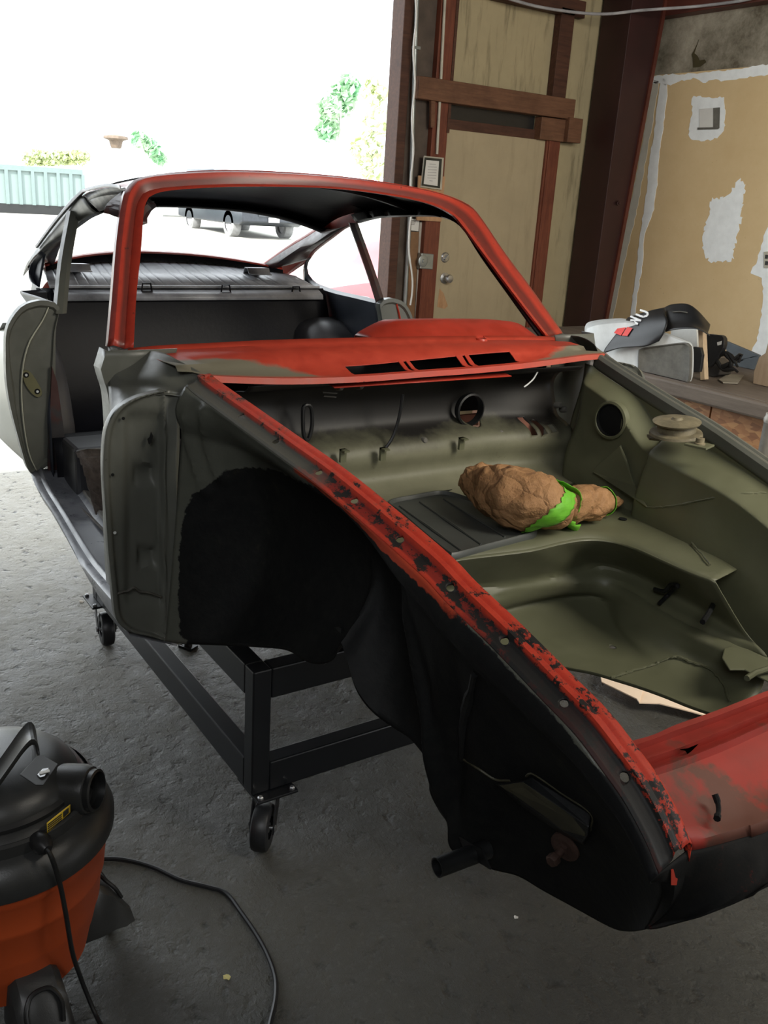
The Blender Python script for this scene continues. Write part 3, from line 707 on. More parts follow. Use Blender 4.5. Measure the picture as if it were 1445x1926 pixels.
# roof side rail: from glass line up to the roof edge, hollow looking inner box with steps
edge = [V(x, 0.545 if x > -1.9 else 0.552, ZO + z) for x, z in ((-1.19, 1.262), (-1.30, 1.262), (-1.5, 1.262), (-1.75, 1.245), (-1.86, 1.23))]
pil = [p for p in OUTc if p.y > 0 and p.z < ZO + 1.25]     # far pillar outer edge, top to foot
pil = sorted(pil, key=lambda p: p.z)
outer = crom([p + V(-0.028, -0.004, -0.004) for p in pil[::3]] + edge[1:], 50)
def siderail(sg):
    rows = []
    top = outer; bot = DT
    r0 = [top[i] for i in range(50)]
    r1 = [top[i].lerp(bot[i], 0.35) + V(-0.004, 0.006, 0.0) for i in range(50)]
    r2 = [top[i].lerp(bot[i], 0.62) + V(-0.004, -0.006, 0.0) for i in range(50)]
    r3 = [top[i].lerp(bot[i], 0.72) + V(-0.002, -0.020, 0.004) for i in range(50)]
    r4 = [bot[i] + V(0, -0.012, 0.004) for i in range(50)]
    r5 = bot
    r6 = [bot[i] + V(0.004, 0.012, 0.010) for i in range(50)]
    r7 = [p + V(0, 0.002, -0.002) for p in top]
    R = [r0, r1, r2, r3, r4, r5, r6, r7]
    if sg > 0: return R
    k0 = next(i for i in range(50) if bot[i].x < -1.10)
    R = [r[k0:] for r in R]
    return mirows(R)
M_rail = worn('red_brown_pillar_paint', (0.055, 0.02, 0.018), (0.03, 0.028, 0.03), (0.01, 0.01, 0.011), under_edge=0.5, chip=0.7, rough=0.38)
for sg in (1, -1):
    b = Bm(); b.grid(siderail(sg)); o = car('roof_side_rail', b, M_rail, thick=0.0015, off=0)
    # inner reinforcement box sections along the far rail
    b = Bm()
    for a0, a1 in ((24, 29), (30, 37), (38, 42), (43, 48)):
        P = [outer[i].lerp(DT[i], 0.45) + V(0, -0.030, 0.0) for i in range(a0, a1 + 1)]; Q = [outer[i].lerp(DT[i], 0.95) + V(0, -0.022, 0.002) for i in range(a0, a1 + 1)]
        R = [[p + V(0, 0.022, 0.006) for p in P], P, Q, [p + V(0, 0.02, 0) for p in Q]]
        b.grid(R if sg > 0 else mirows(R))
    obj('reinforcement', b, M_int, o, thick=0.002, off=0)
# drip rail
for sg in (1, -1):
    b = Bm(); P = [V(p.x, sg * (p.y + 0.006), p.z + 0.002) for p in crom(edge[0:] + [V(-2.1, 0.585, ZO + 1.14), V(-2.35, 0.63, ZO + 1.03)], 60)]
    b.grid([[p + V(0, sg * 0.0, 0) for p in P], [p + V(0, sg * 0.012, -0.002) for p in P], [p + V(0, sg * 0.014, 0.006) for p in P]]); car('drip_rail', b, M_shelf if sg < 0 else M_rail, thick=0.0015, off=0)

# C pillars: between the rear window opening and the quarter window
RWs = crom([A(605, 412, 'x', -2.10), A(602, 424, 'x', -2.14), A(575, 442, 'x', -2.27), A(540, 463, 'x', -2.40), A(497, 492, 'x', -2.56)], 30)   # far side edge of the rear window
QO = QT[:30]
def cpil(sg):
    top = V(-1.86, 0.552, ZO + 1.23)
    q = crom([QT[0], QT[3], QT[7], QT[11], QT[14], QT[17]], 30)
    o_ = crom([top, V(-2.1, 0.585, ZO + 1.14), V(-2.33, 0.625, ZO + 1.05), V(-2.55, 0.66, ZO + 0.955), V(-2.66, 0.66, ZO + 0.90)], 30)
    ww = crom([V(-2.10, 0.56, ZO + 1.165)] + [RWs[i] for i in (4, 10, 16, 22, 29)] + [V(-2.62, 0.52, ZO + 0.955)], 30)
    R1 = loft([[p + V(0, -0.02, 0.0) for p in q], q, [q[i].lerp(o_[i], 0.3) + V(0, 0.008, 0) for i in range(30)], o_, [o_[i].lerp(ww[i], 0.4) + V(0, 0, 0.022) for i in range(30)], ww, [p + V(0.012, -0.008, -0.012) for p in ww]], 30, 16)
    # inner skin
    R2 = [[p + V(0, -0.02, 0.0) for p in q], [q[i].lerp(ww[i], 0.35) + V(0.012, -0.022, -0.012) for i in range(30)], [q[i].lerp(ww[i], 0.7) + V(0.02, -0.02, -0.018) for i in range(30)], [p + V(0.012, -0.008, -0.012) for p in ww]]
    return (R1, R2) if sg > 0 else (mirows(R1), mirows(R2))
for sg in (1, -1):
    R1, R2 = cpil(sg)
    b = Bm(); b.grid(R1); o = car('rear_roof_pillar', b, M_red if sg > 0 else M_gray, thick=0.0015, off=0)
    b = Bm(); b.grid(R2); obj('inner_skin', b, M_rail, o, thick=0.0015, off=0)
# rear window header and lower frame
b = Bm(); hr = roofrow(-2.10, 1.232, 0.56, 1.16); b.grid([hr, [p + V(-0.015, 0, -0.014) for p in hr], [p + V(-0.005, 0, -0.03) for p in hr], [p + V(0.05, 0, -0.022) for p in hr]]); car('rear_window_header', b, M_int, thick=0.0015, off=0)
lowz = lambda y: ZO + 1.013 - 0.045 * (y / 0.55) ** 2
b = Bm(); ys = [(-0.58 + 1.16 * i / 30) for i in range(31)]
rw0 = [V(-2.60 + 0.10 * (y / 0.58) ** 4, y, lowz(y)) for y in ys]
b.grid([[p + V(-0.10, 0, -0.03) for p in rw0], rw0, [p + V(0.014, 0, -0.004) for p in rw0], [p + V(0.018, 0, -0.045) for p in rw0]])
o = car('rear_window_lower_frame', b, M_red, thick=0.002, off=0); b = Bm()
b.grid([[p + V(0.019, 0, -0.010) for p in rw0], [p + V(0.021, 0, -0.05) for p in rw0], [p + V(0.03, 0, -0.052) for p in rw0]]); sp = obj('perforated_strip', b, M_int, o, thick=0.001)
for i in range(2, 29):
    p = rw0[i].lerp(rw0[min(i + 1, 30)], 0.5) + V(0.022, 0, -0.032); b = Bm(); b.lathe([(0.008, 0), (0.008, 0.0008)], p, 10, V(1, 0, 0)); obj('strip_hole', b, M_black, sp)
# rear deck and tail skin (outer body behind the rear window)
b = Bm()
dk = [[p + V(-0.10, 0, -0.03) for p in rw0], [V(-2.78, y * 1.08, ZO + 0.90 - 0.05 * (y / 0.58) ** 2) for y in ys], [V(-2.98, y * 1.12, ZO + 0.76 - 0.05 * (y / 0.58) ** 2) for y in ys], [V(-3.10 + 0.1 * (y / .58) ** 2, y * 1.15, ZO + 0.58) for y in ys], [V(-3.10 + 0.1 * (y / .58) ** 2, y * 1.15, ZO + 0.34) for y in ys]]
b.grid(loft(dk, 31, 14)); car('rear_body_skin', b, M_red, thick=0.002, off=0)

# B posts
for sg in (1, -1):
    b = Bm()
    top = V(-1.79, 0.519, ZO + 1.186); bot = V(-1.735, 0.668, ZO + 0.80); wd = 0.020
    if sg < 0: top = A(128, 396, 'y', -0.475); top.y = 0.475; bot = A(101, 588, 'x', -1.72); bot.y = -bot.y; wd = 0.028
    P = crom([top, top.lerp(bot, 0.5) + V(0.0, 0.006, 0), bot], 14)
    P = [V(p.x, p.y * sg, p.z) for p in P]
    rows = []
    for dx, dy in ((0.0, 0.004), (wd, 0.0), (wd * 1.15, -0.018), (wd * 0.7, -0.034), (0.0, -0.030)):
        rows.append([p + V(dx, sg * dy, 0) for p in P])
    b.grid(rows, cv=True); car('door_post', b, M_rail if sg > 0 else M_gray, thick=0.0)

# ---- door shut panels (lock posts) below the glass line, facing forward at the rear of each door opening
LPx = -1.70
def LPp(x, y): return A(x, y, 'x', LPx)
LPo = [(89, 566), (66, 567), (41, 577), (21, 602), (12, 627), (11, 665), (12, 710), (19, 760), (34, 820), (51, 878), (66, 895), (82, 880), (103, 864), (104, 800), (104, 700), (105, 620), (112, 578)]
LPc = [LPp(*p) for p in LPo]
def inset(P, k):
    c = sum(P, V(0, 0, 0)) / len(P); return [p + (c - p).normalized() * k for p in P]
for sg in (-1, 1):
    P = crom(LPc, 60, True); P = [V(p.x, p.y * (-sg), p.z) for p in P]
    b = Bm()
    lip = inset(P, 0.014); fl2 = [p + V(-0.010, 0, 0) for p in inset(P, 0.022)]
    cc = sum(fl2, V(0, 0, 0)) / len(fl2)
    inner = [p.lerp(cc, 0.55) + V(-0.004, 0, 0) for p in fl2]
    R = [[p + V(-0.03, 0, 0) for p in P], P, lip, fl2, inner]
    b.grid(R, cu=True); ring = b.b.verts[:]
    b2 = [b.b.verts.new(p) for p in inner]; b.b.faces.new(b2)
    lp = car('door_shut_panel', b, M_gray, thick=0.0015, off=0)
    if sg < 0:
        c = Bm()
        for x, y in ((48, 705), (72, 735)):
            p = LPp(x, y); c.cyl(p + V(-0.08, 0, 0), p + V(0.05, 0, 0), 0.006, 10)
        pass
        b = Bm(); q = [LPp(x, y) + V(-0.010, 0, 0) for x, y in [(43, 700), (52, 697), (62, 705), (76, 728), (80, 742), (72, 748), (60, 740), (48, 722)]]
        b.poly(crom(q, 24, True), (0.004, 0, 0)); k = obj('striker_plate', b, simple('olive_striker_patch', (0.11, 0.105, 0.05), 0.5), lp, smooth=False)
        for x, y in ((50, 706), (71, 737)):
            p = LPp(x, y) + V(-0.006, 0, 0); b = Bm(); b.lathe([(0.009, 0), (0.008, 0.002)], p, 14, V(1, 0, 0)); h_ = obj('threaded_hole', b, M_black, k); 
            b = Bm(); b.lathe([(0.0042, 0), (0.004, 0.001)], p + V(0.0022, 0, 0), 12, V(1, 0, 0)); obj('screw', b, M_alloy, k)

# ---- rear quarter panels, outer skin
def quarter(sg):
    rows = []
    for x, bul in ((-1.70, 0.0), (-1.85, 0.022), (-2.1, 0.04), (-2.35, 0.035), (-2.6, 0.0), (-2.85, -0.05), (-3.03, -0.13)):
        col = []
        nar = (0.13 * sstep(1.70, 2.3, -x)) if sg < 0 else -0.045
        for z, y, kn in ((0.90, 0.625, 1), (0.86, 0.645, 0.9), (0.79, 0.690, 0.35), (0.70, 0.715, 0.1), (0.58, 0.722, 0), (0.45, 0.712, 0), (0.38, 0.69, 0)):
            zz = z - max(0, (-x - 1.75)) * (0.07 if z > 0.7 else 0.02)
            col.append(V(x, sg * (y - nar * kn + bul * (0.3 if z < 0.7 else 0.0)), ZO + zz))
        rows.append(col)
    return loft(rows, 24, 30)
for sg in (-1, 1):
    b = Bm(); b.grid(quarter(sg)); o = car('rear_quarter_panel', b, simple('sky_highlight_panel', (0.50, 0.50, 0.40), 0.32, 0, 0.06) if sg < 0 else M_red, thick=0.002, off=0)  # near panel coloured pale to hold its sky reflection
    if sg < 0: o['label'] = 'rear quarter panel, pale for its painted sky highlight'

# ---- sills
def sill(sg):
    o0 = [A(x, y, 'y', -v) for x, y, v in [(262, 1212, .772), (219, 1162, .770), (171, 1104, .757), (137, 1042, .744), (103, 974, .728), (69, 923, .712), (62, 900, .708)]]
    o1 = [A(x, y, 'y', -v) for x, y, v in [(250, 1180, .772), (208, 1122, .770), (178, 1090, .757), (147, 1049, .744), (108, 980, .728), (72, 919, .712), (62, 890, .708)]]
    zt = o1
    xs = [-0.585, -0.66, -0.8, -1.0, -1.2, -1.4, -1.6, -1.70]
    def at_x(P, x):
        P = sorted(P, key=lambda p: p.x)
        for i in range(len(P) - 1):
            if P[i].x <= x <= P[i + 1].x: return P[i].lerp(P[i + 1], (x - P[i].x) / (P[i + 1].x - P[i].x))
        return P[0].copy() if x < P[0].x else P[-1].copy()
    rows = []
    base = [at_x(o1, x) for x in xs]; low = [at_x(o0, x) for x in xs]
    zz = [p.z for p in base]
    yb__ = [p.y for p in base]
    def row(dy, dz): return [V(xs[i], yb__[i] + dy, zz[i] + dz) for i in range(len(xs))]
    R = [row(0.12, -0.10), [V(xs[i], yb__[i] + 0.01, low[i].z - 0.02) for i in range(len(xs))], [V(xs[i], yb__[i] - 0.002, low[i].z + 0.01) for i in range(len(xs))], row(0.0, -0.004), row(0.010, 0.001), row(0.020, 0.001), row(0.026, 0.008), row(0.030, 0.009), row(0.038, 0.004), row(0.10, 0.002), row(0.112, 0.012), row(0.120, 0.014), row(0.123, -0.03), row(0.125, -0.10)]
    return R if sg < 0 else mirows(R)
M_sill = worn('bare_metal_sill_paint', (0.19, 0.20, 0.225), (0.30, 0.31, 0.34), (0.03, 0.03, 0.035), under_edge=0.5, chip=0.66, rough=0.30, dirt=0.3)
for sg in (-1, 1):
    b = Bm(); R = sill(sg); b.grid([crom(r, 30) for r in R]); o = car('door_sill', b, M_sill, thick=0.0015, off=0)
    b = Bm(); g = R[10:12]; g = [crom(r, 40) for r in g]
    b.grid([[p + V(0, random.uniform(-.002, .002), 0.0025) for p in g[0]], [p + V(0, random.uniform(-.004, .004), 0.004) for p in g[1]], [p + V(0, -sg * 0.012, 0.0) for p in g[1]]])
    obj('torn_seal_strip', b, simple('dusty_seal_remnant', (0.22, 0.21, 0.19), 0.7), o)

# ---- floor pan, tunnel, rear seat area
b = Bm(); zf = ZO + 0.33
fl_rows = [[V(x, y, z) for y, z in ((-0.64, zf + 0.02), (-0.60, zf), (-0.2, zf), (-0.13, zf + 0.03), (-0.09, zf + 0.15), (0.0, zf + 0.17), (0.09, zf + 0.15), (0.13, zf + 0.03), (0.2, zf), (0.60, zf), (0.64, zf + 0.02))] for x in (-0.56, -0.8, -1.1, -1.4, -1.65)]
b.grid(fl_rows); car('floor_pan', b, simple('dirty_brown_floor_coating', (0.075, 0.062, 0.052), 0.65, 0, 0.4, 9, 0.4), thick=0.003)
# heel board + rear seat pans + bulkhead behind the seats
b = Bm()
pr_ = [(-1.65, 0.33), (-1.66, 0.46), (-1.72, 0.49), (-1.9, 0.44), (-2.02, 0.50), (-2.10, 0.62), (-2.17, 0.80), (-2.20, 0.872), (-2.215, 0.895), (-2.225, 0.90)]
b.grid(loft([[V(x, y, ZO + z) for y in (-0.64, -0.3, 0, 0.3, 0.64)] for x, z in pr_], 24, 30)); car('rear_seat_bulkhead', b, M_int, thick=0.002)
# package shelf, ribbed
zb, za = 0.972, 0.902
b = Bm(); n = 200; r0, r1, r2 = [], [], []
for i in range(n):
    y = -0.62 + 1.24 * i / (n - 1); ph = ((y + 0.62) / 0.047) % 1.0; h = -0.004 if ph < 0.12 else 0.0
    r0.append(V(-2.228, y, ZO + za + h)); r1.append(V(-2.40, y * 0.97, ZO + 0.935 + h)); r2.append(V(-2.575, y * 0.93, ZO + zb - 0.03 * (y / 0.6) ** 2 + h))
b.grid([r0, r1, r2]); shelf = car('parcel_shelf', b, M_shelf, thick=0.002)
b = Bm(); b.tube([V(-2.222, -0.62, ZO + za + 0.004), V(-2.222, 0.62, ZO + za + 0.004)], 0.006, 8); obj('shelf_lip', b, M_shelf, shelf)
b = Bm(); rr = [[V(-2.21, y, ZO + za - 0.004) for y in (-0.61, 0.61)], [V(-2.17, y, ZO + za - 0.022) for y in (-0.61, 0.61)], [V(-2.165, y, ZO + za - 0.04) for y in (-0.61, 0.61)]]
b.grid(rr); obj('front_ledge', b, M_shelf, shelf, thick=0.002)
for px, py in ((276, 540), (425, 543), (557, 546)):
    p = A(px, py, 'x', -2.195); b = Bm(); w_ = 0.020
    b.tube([p + V(0.0, -w_, -0.014), p + V(0.0, -w_ * 0.75, 0.014), p + V(0, w_ * 0.75, 0.014), p + V(0.0, w_, -0.014)], 0.0035, 6); b.box(p + V(-0.01, -w_, -0.018), p + V(0.01, w_, -0.013)); obj('seat_back_loop', b, M_int, shelf)
for px, py in ((140, 503), (480, 510)):     # seat-belt brackets on the shelf
    p = A(px, py, 'x', -2.40); b = Bm()
    b.grid([[p + V(-0.05, d_, -0.02) for d_ in (-0.035, 0.035)], [p + V(-0.02, d_, 0.014) for d_ in (-0.04, 0.04)], [p + V(0.03, d_, 0.016) for d_ in (-0.05, 0.05)], [p + V(0.045, d_, -0.006) for d_ in (-0.05, 0.05)], [p + V(0.06, d_, -0.008) for d_ in (-0.05, 0.05)]])
    obj('belt_bracket', b, M_shelf, shelf, thick=0.003)
# inner rear sides with wheel houses
for sg in (1, -1):
    b = Bm()
    qb = crom([QT[i] for i in range(16, 40)], 24)
    g0 = [p + V(0, -0.004, -0.002) for p in qb]; lo_ = [V(-2.50 + 0.85 * i / 23, 0.655, ZO + 0.34) for i in range(24)]
    R = [g0, [p + V(0, -0.02, -0.01) for p in g0], [g0[i].lerp(lo_[i], 0.25) + V(0, -0.012, 0) for i in range(24)], [g0[i].lerp(lo_[i], 0.6) for i in range(24)], lo_]
    bk = [V(-2.62, 0.60, ZO + 0.93), V(-2.58, 0.60, ZO + 0.8)]
    b.grid(R if sg > 0 else mirows(R)); o = car('inner_side_panel', b, simple('dark_blue_black_paint', (0.022, 0.026, 0.036), 0.38, 0, 0.35, 7, 0.1), thick=0.002)
    b = Bm(); P = [V(-2.2, sg * 0.60, ZO + 0.86), V(-2.2, sg * 0.60, ZO + 0.34)]
    cx_, cz_, rad = -2.13, ZO + 0.40, 0.335
    rr = []
    for j in range(13):
        th = math.pi * j / 12
        e = [(0.66, 1.0), (0.56, 0.99), (0.515, 0.965), (0.48, 0.90), (0.465, 0.8), (0.46, 0.45), (0.46, 0.0)] if sg > 0 else [(0.66, 1.0), (0.60, 0.99), (0.56, 0.965), (0.53, 0.90), (0.52, 0.8), (0.515, 0.45), (0.515, 0.0)]
        rr.append([V(cx_ + math.cos(th) * rad * k_, sg * y_, cz_ + math.sin(th) * rad * k_ * 1.18) for y_, k_ in e])
    b.grid(loft(rr, 14)); car('rear_wheel_house', b, simple('grey_blue_wheel_house', (0.06, 0.06, 0.066), 0.38, 0, 0.25, 5, 0.1), thick=0.002)
# small fittings on the far side panel
b = Bm(); p = A(685, 585, 'y', 0.645); 
b.tube([A(659, 600, 'y', 0.642), A(662, 585, 'y', 0.642), A(700, 590, 'y', 0.642)], 0.004, 6); b.tube([A(651, 575, 'y', 0.642), A(650, 614, 'y', 0.642)], 0.003, 6)
car('panel_swage', b, M_int)
for px, py in ((602, 548), (717, 575)):
    p = A(px, py, 'y', 0.64); b = Bm(); b.box(p - V(0.015, 0.008, 0.01), p + V(0.015, 0.008, 0.01)); b.cyl(p + V(0, -0.02, 0), p, 0.006, 8); car('panel_clip', b, M_int)
# carpet remnant and battery tray block seen through the near door opening
b = Bm(); p0 = A(150, 745, 'x', -1.62)
b.box((-1.66, -0.62, zf), (-1.50, -0.36, zf + 0.17)); car('seat_riser', b, simple('satin_grey_black_paint', (0.045, 0.046, 0.052), 0.35), smooth=False, bevel=0.012)
b = Bm(); rr = []
for j in range(20):
    t_ = j / 19; x_ = -1.50 + 0.30 * t_; r_ = []
    for i in range(14):
        s_ = i / 13; y_ = -0.62 + 0.26 * s_
        r_.append(V(x_, y_, zf + 0.012 + 0.15 * (1 - sstep(0.05, 0.8, t_ + 0.15 * math.sin(s_ * 5))) + 0.008 * math.sin(t_ * 55 + s_ * 6) + 0.01 * mnoise.noise(V(x_ * 20, y_ * 20, 3))))
    rr.append(r_)
b.grid(rr); car('carpet_remnant', b, simple('matted_brown_carpet', (0.10, 0.082, 0.072), 0.9, 0, 0.4, 40, 0.5), thick=0.004)
# red inner flange at the back of the near door opening
b = Bm(); b.poly([A(x, y, 'x', -1.69) for x, y in [(98, 690), (108, 720), (119, 800), (126, 858), (124, 905), (96, 915), (90, 880)]], (-0.012, 0, 0)); car('shut_panel_flange', b, M_rail, smooth=False)

# ---- dashboard top seen through the windscreen opening
b = Bm(); D = []
dsh = [(690, 634), (700, 626), (735, 608), (760, 604), (850, 602), (930, 603), (965, 606), (985, 614), (1000, 628), (1006, 634)]
topc = crom([A(x, y, 'x', -0.88) for x, y in dsh], 40)
D = [[p + V(-0.10, 0, -0.06) for p in topc], [p + V(-0.06, 0, -0.004) for p in topc], topc, [p + V(0.03, 0, -0.010) for p in topc], [V(p.x + 0.09, p.y, min(p.z - 0.03, ZO + 0.94)) for p in topc], [V(p.x + 0.14, p.y, ZO + 0.91) for p in topc]]
b.grid(D); dash = car('dashboard_cowl', b, M_red, thick=0.002, off=0)
b = Bm(); b.grid([[V(-0.80 - 0.06 * (1 - abs(y) / 0.62), y, z) for y in (-0.62, -0.3, 0, 0.3, 0.62)] for z in (ZO + 0.915, ZO + 0.70)]); car('dashboard_face', b, M_int, thick=0.002)

# the near rear half is slightly narrower than the traced far half
WARP = ('roof_panel', 'roof_inner_skin', 'roof_side_rail', 'reinforcement', 'drip_rail', 'rear_roof_pillar', 'inner_skin', 'rear_window_header', 'rear_window_lower_frame', 'inner_side_panel', 'rear_body_skin', 'rear_seat_bulkhead', 'parcel_shelf', 'shelf_lip', 'front_ledge', 'perforated_strip')
for o in list(COL.objects):
    if o.type == 'MESH' and o.name.split('.')[0] in WARP:
        pl = parent_loc(o.parent) if o.parent else Vector((0, 0, 0))
        done = set()
        for v in o.data.vertices:
            q = v.co + pl
            nm_ = o.name.split('.')[0]
            if nm_ in ('rear_body_skin', 'rear_seat_bulkhead', 'inner_side_panel') and q.y < 0 and q.x < -1.72 and not (nm_ == 'inner_side_panel' and q.z > ZO + 0.86):
                kk = {'rear_body_skin': 0.40, 'rear_seat_bulkhead': 0.16 * sstep(1.72, 2.2, -q.x), 'inner_side_panel': 0.20 * sstep(1.72, 2.2, -q.x)}[nm_]
                v.co.y = q.y * (1 - kk) - pl.y; continue
            if q.y < 0 and q.x < -1.12 and nm_ != 'rear_seat_bulkhead':
                kk = lerp(0.03, 1.0, 1.0 if q.x < -2.15 else sstep(ZO + 0.86, ZO + 0.96, q.z)) * (0.10 * sstep(1.12, 1.4, -q.x) + 0.135 * max(0.0, -q.x - 1.4))
                v.co.y = q.y * (1 - kk) - pl.y

# ================================================================== FRONT BODY
PXC = {}
def proj(P):
    d = P - CP; z = d.dot(FW); return 722.5 + FPX * d.dot(RT) / z, 963 - FPX * d.dot(UP) / z
def sdist(px, py, poly):
    """signed distance in to (+) a closed outline"""
    best = 1e9; ins = False; n = len(poly)
    for i in range(n):
        x0, y0 = poly[i]; x1, y1 = poly[(i + 1) % n]
        dx, dy = x1 - x0, y1 - y0; t = max(0, min(1, ((px - x0) * dx + (py - y0) * dy) / (dx * dx + dy * dy + 1e-9)))
        best = min(best, math.hypot(px - x0 - t * dx, py - y0 - t * dy))
        if (y0 > py) != (y1 > py) and px < (x1 - x0) * (py - y0) / (y1 - y0) + x0: ins = not ins
    return best if ins else -best
def add_attr(o, name, fn):
    a = o.data.attributes.new(name, 'FLOAT', 'POINT'); pl = parent_loc(o.parent) if o.parent else Vector(o.location)
    for i, v in enumerate(o.data.vertices): a.data[i].value = fn(v.co + pl)

# outer wing-side sheet of the near front wheel house and nose side
TOPC = [p.copy() for p in NR[-1]]
BOT = [(311, 1206, -.545), (350, 1211, -.50), (420, 1214, -.42), (480, 1217, -.31), (540, 1223, -.21), (575, 1243, -.15), (602, 1249, -.11), (628, 1240, -.08), (642, 1212, -.06), (655, 1250, -.04), (672, 1300, -.01), (700, 1338, .02), (740, 1368, .06), (775, 1392, .10), (808, 1440, .14), (809, 1488, .15), (830, 1525, .165), (857, 1548, .18), (862, 1580, .19), (876, 1604, .205), (922, 1633, .24), (974, 1647, .29), (1021, 1674, .34), (1085, 1709, .41), (1150, 1744, .49), (1185, 1752, .54), (1214, 1748, .60)]
NU, NV = 190, 70
TC = crom(TOPC, NU); BC = crom([A(x, y, 'x', v) for x, y, v in BOT], NU)
# match the columns by x so that they run down the panel
def by_x(P, xs):
    out = []; j = 0
    for x in xs:
        while j < len(P) - 2 and P[j + 1].x < x: j += 1
        d_ = P[j + 1].x - P[j].x; t = 0 if abs(d_) < 1e-9 else max(0, min(1, (x - P[j].x) / d_)); out.append(P[j].lerp(P[j + 1], t))
    return out
rowsO = []
RIBS = ([(352, 785), (356, 820), (364, 850), (376, 890), (388, 925)], [(386, 775), (388, 810), (396, 845), (408, 880), (418, 900)])
def pressing(P, c, r, h, ang=0.0, el=1.0):
    """soft bump of height h round c in the x-z plane"""
    dx, dz = P.x - c[0], P.z - c[1]; ca, sa = math.cos(ang), math.sin(ang)
    u_, v_ = (dx * ca + dz * sa) / el, -dx * sa + dz * ca
    q = math.hypot(u_, v_) / r
    return h * (1 - sstep(0.6, 1.0, q)) if q < 1 else 0
for k in range(NV):
    t = k / (NV - 1); r = []
    for i in range(NU):
        a_, b_ = TC[i], BC[i]; P = a_.lerp(b_, t); x = P.x
        arch = sstep(-0.56, -0.40, x) * (1 - sstep(-0.02, 0.16, x))
        off = arch * (0.105 * math.sin(math.pi * min(1, t * 1.02)) ** 0.8) - 0.018 * math.sin(math.pi * min(1, t / 0.16)) * (1 if t < 0.16 else 0)
        front = sstep(0.02, 0.2, x)
        off += front * 0.018 * math.sin(math.pi * t)
        # swage that separates the wheel arch from the nose side
        off -= 0.022 * math.exp(-((x - (0.03 + 0.16 * t)) / 0.018) ** 2) * sstep(0.2, 0.4, t)
        off -= 0.010 * math.exp(-((x - (-0.10 + 0.04 * t)) / 0.012) ** 2) * sstep(0.3, 0.45, t) * (1 - sstep(0.9, 1.0, t))
        if P.x < -0.1 and t < 0.6:
            q_ = proj(V(P.x, P.y + off, P.z))
            for pl_r in RIBS:
                dd = min(math.hypot(q_[0] - lerp(a[0], c[0], f), q_[1] - lerp(a[1], c[1], f)) for a, c in zip(pl_r[:-1], pl_r[1:]) for f in (0, .25, .5, .75, 1))
                off -= 0.011 * math.exp(-(dd / 9.0) ** 2)
        r.append(V(P.x, P.y + off, P.z))
    rowsO.append(r)
b = Bm(); b.grid(rowsO)
UNDER = [(338, 1195), (336, 1110), (340, 1020), (346, 960), (366, 928), (396, 908), (420, 886), (470, 878), (520, 884), (560, 902), (598, 918), (660, 966), (700, 998), (745, 1040), (800, 1092), (870, 1162), (960, 1260), (1030, 1330), (1100, 1420), (1160, 1480), (1225, 1545), (1270, 1565), (1345, 1540), (1400, 1800), (900, 1800), (600, 1500), (560, 1262), (480, 1240), (352, 1232), (352, 1205)]
def mk_under():
    k = N('primer_and_black_undercoat'); at = k.n('ShaderNodeAttribute'); at.attribute_name = 'undercoat'; at2 = k.n('ShaderNodeAttribute'); at2.attribute_name = 'rim'
    n1 = k.noise(45, 5, 0.7); n2 = k.noise(10, 8, 0.7); n3 = k.noise(3.5, 6, 0.7)
    m_ = k.math('ADD', at.outputs['Fac'], k.math('MULTIPLY', k.math('SUBTRACT', n1, 0.5), 22.0))
    m_ = k.ramp(k.math('ADD', k.math('MULTIPLY', m_, 0.06), 0.5), [(0.42, 0.0), (0.58, 1.0)])
    g = k.ramp(n2, [(0.3, (0.075, 0.079, 0.064)), (0.7, (0.105, 0.108, 0.088))])
    g = k.mix(k.ramp(k.math('ADD', k.math('MULTIPLY', n2, .6), k.math('MULTIPLY', n1, .4)), [(0.66, 0.0), (0.69, 1.0)]), g, (0.02, 0.02, 0.018))
    bl = k.ramp(k.math('ADD', k.math('MULTIPLY', n3, 0.6), k.math('MULTIPLY', n1, 0.4)), [(0.45, (0.0055, 0.006, 0.0065)), (0.60, (0.010, 0.0105, 0.010)), (0.70, (0.028, 0.026, 0.018))])
    c = k.mix(m_, g, bl)
    # orange overspray band under the rail
    r_ = k.math('ADD', at2.outputs['Fac'], k.math('MULTIPLY', k.math('SUBTRACT', n2, 0.5), 1.3))
    c = k.mix(k.ramp(r_, [(0.42, 0.0), (0.55, 1.0)]), c, (0.40, 0.05, 0.02))
    k.bump(k.math('ADD', n1, n2), 0.28, 0.004)
    return k.set(c, k.ramp(m_, [(0, 0.33), (1, 0.62)]), 0, k.ramp(m_, [(0, 0.5), (1, 0.22)]))
M_under = mk_under()
who = car('front_wheel_house', b, M_under, thick=0.0018, off=0)
who['label'] = 'grey wheel house sprayed with black undercoat'
add_attr(who, 'undercoat', lambda P: sdist(*proj(P), UNDER))
rail_outer = NR[-1]
def rimf(P):
    d_ = min((P - q).length for q in rail_outer) + 0.006 * mnoise.noise(P * 30) + 0.004 * mnoise.noise(P * 90)
    return (1 - sstep(0.006, 0.024, d_)) * sstep(-0.22, -0.12, P.x) * (1 - 0.75 * sstep(0.10, 0.35, P.x))
add_attr(who, 'rim', rimf)

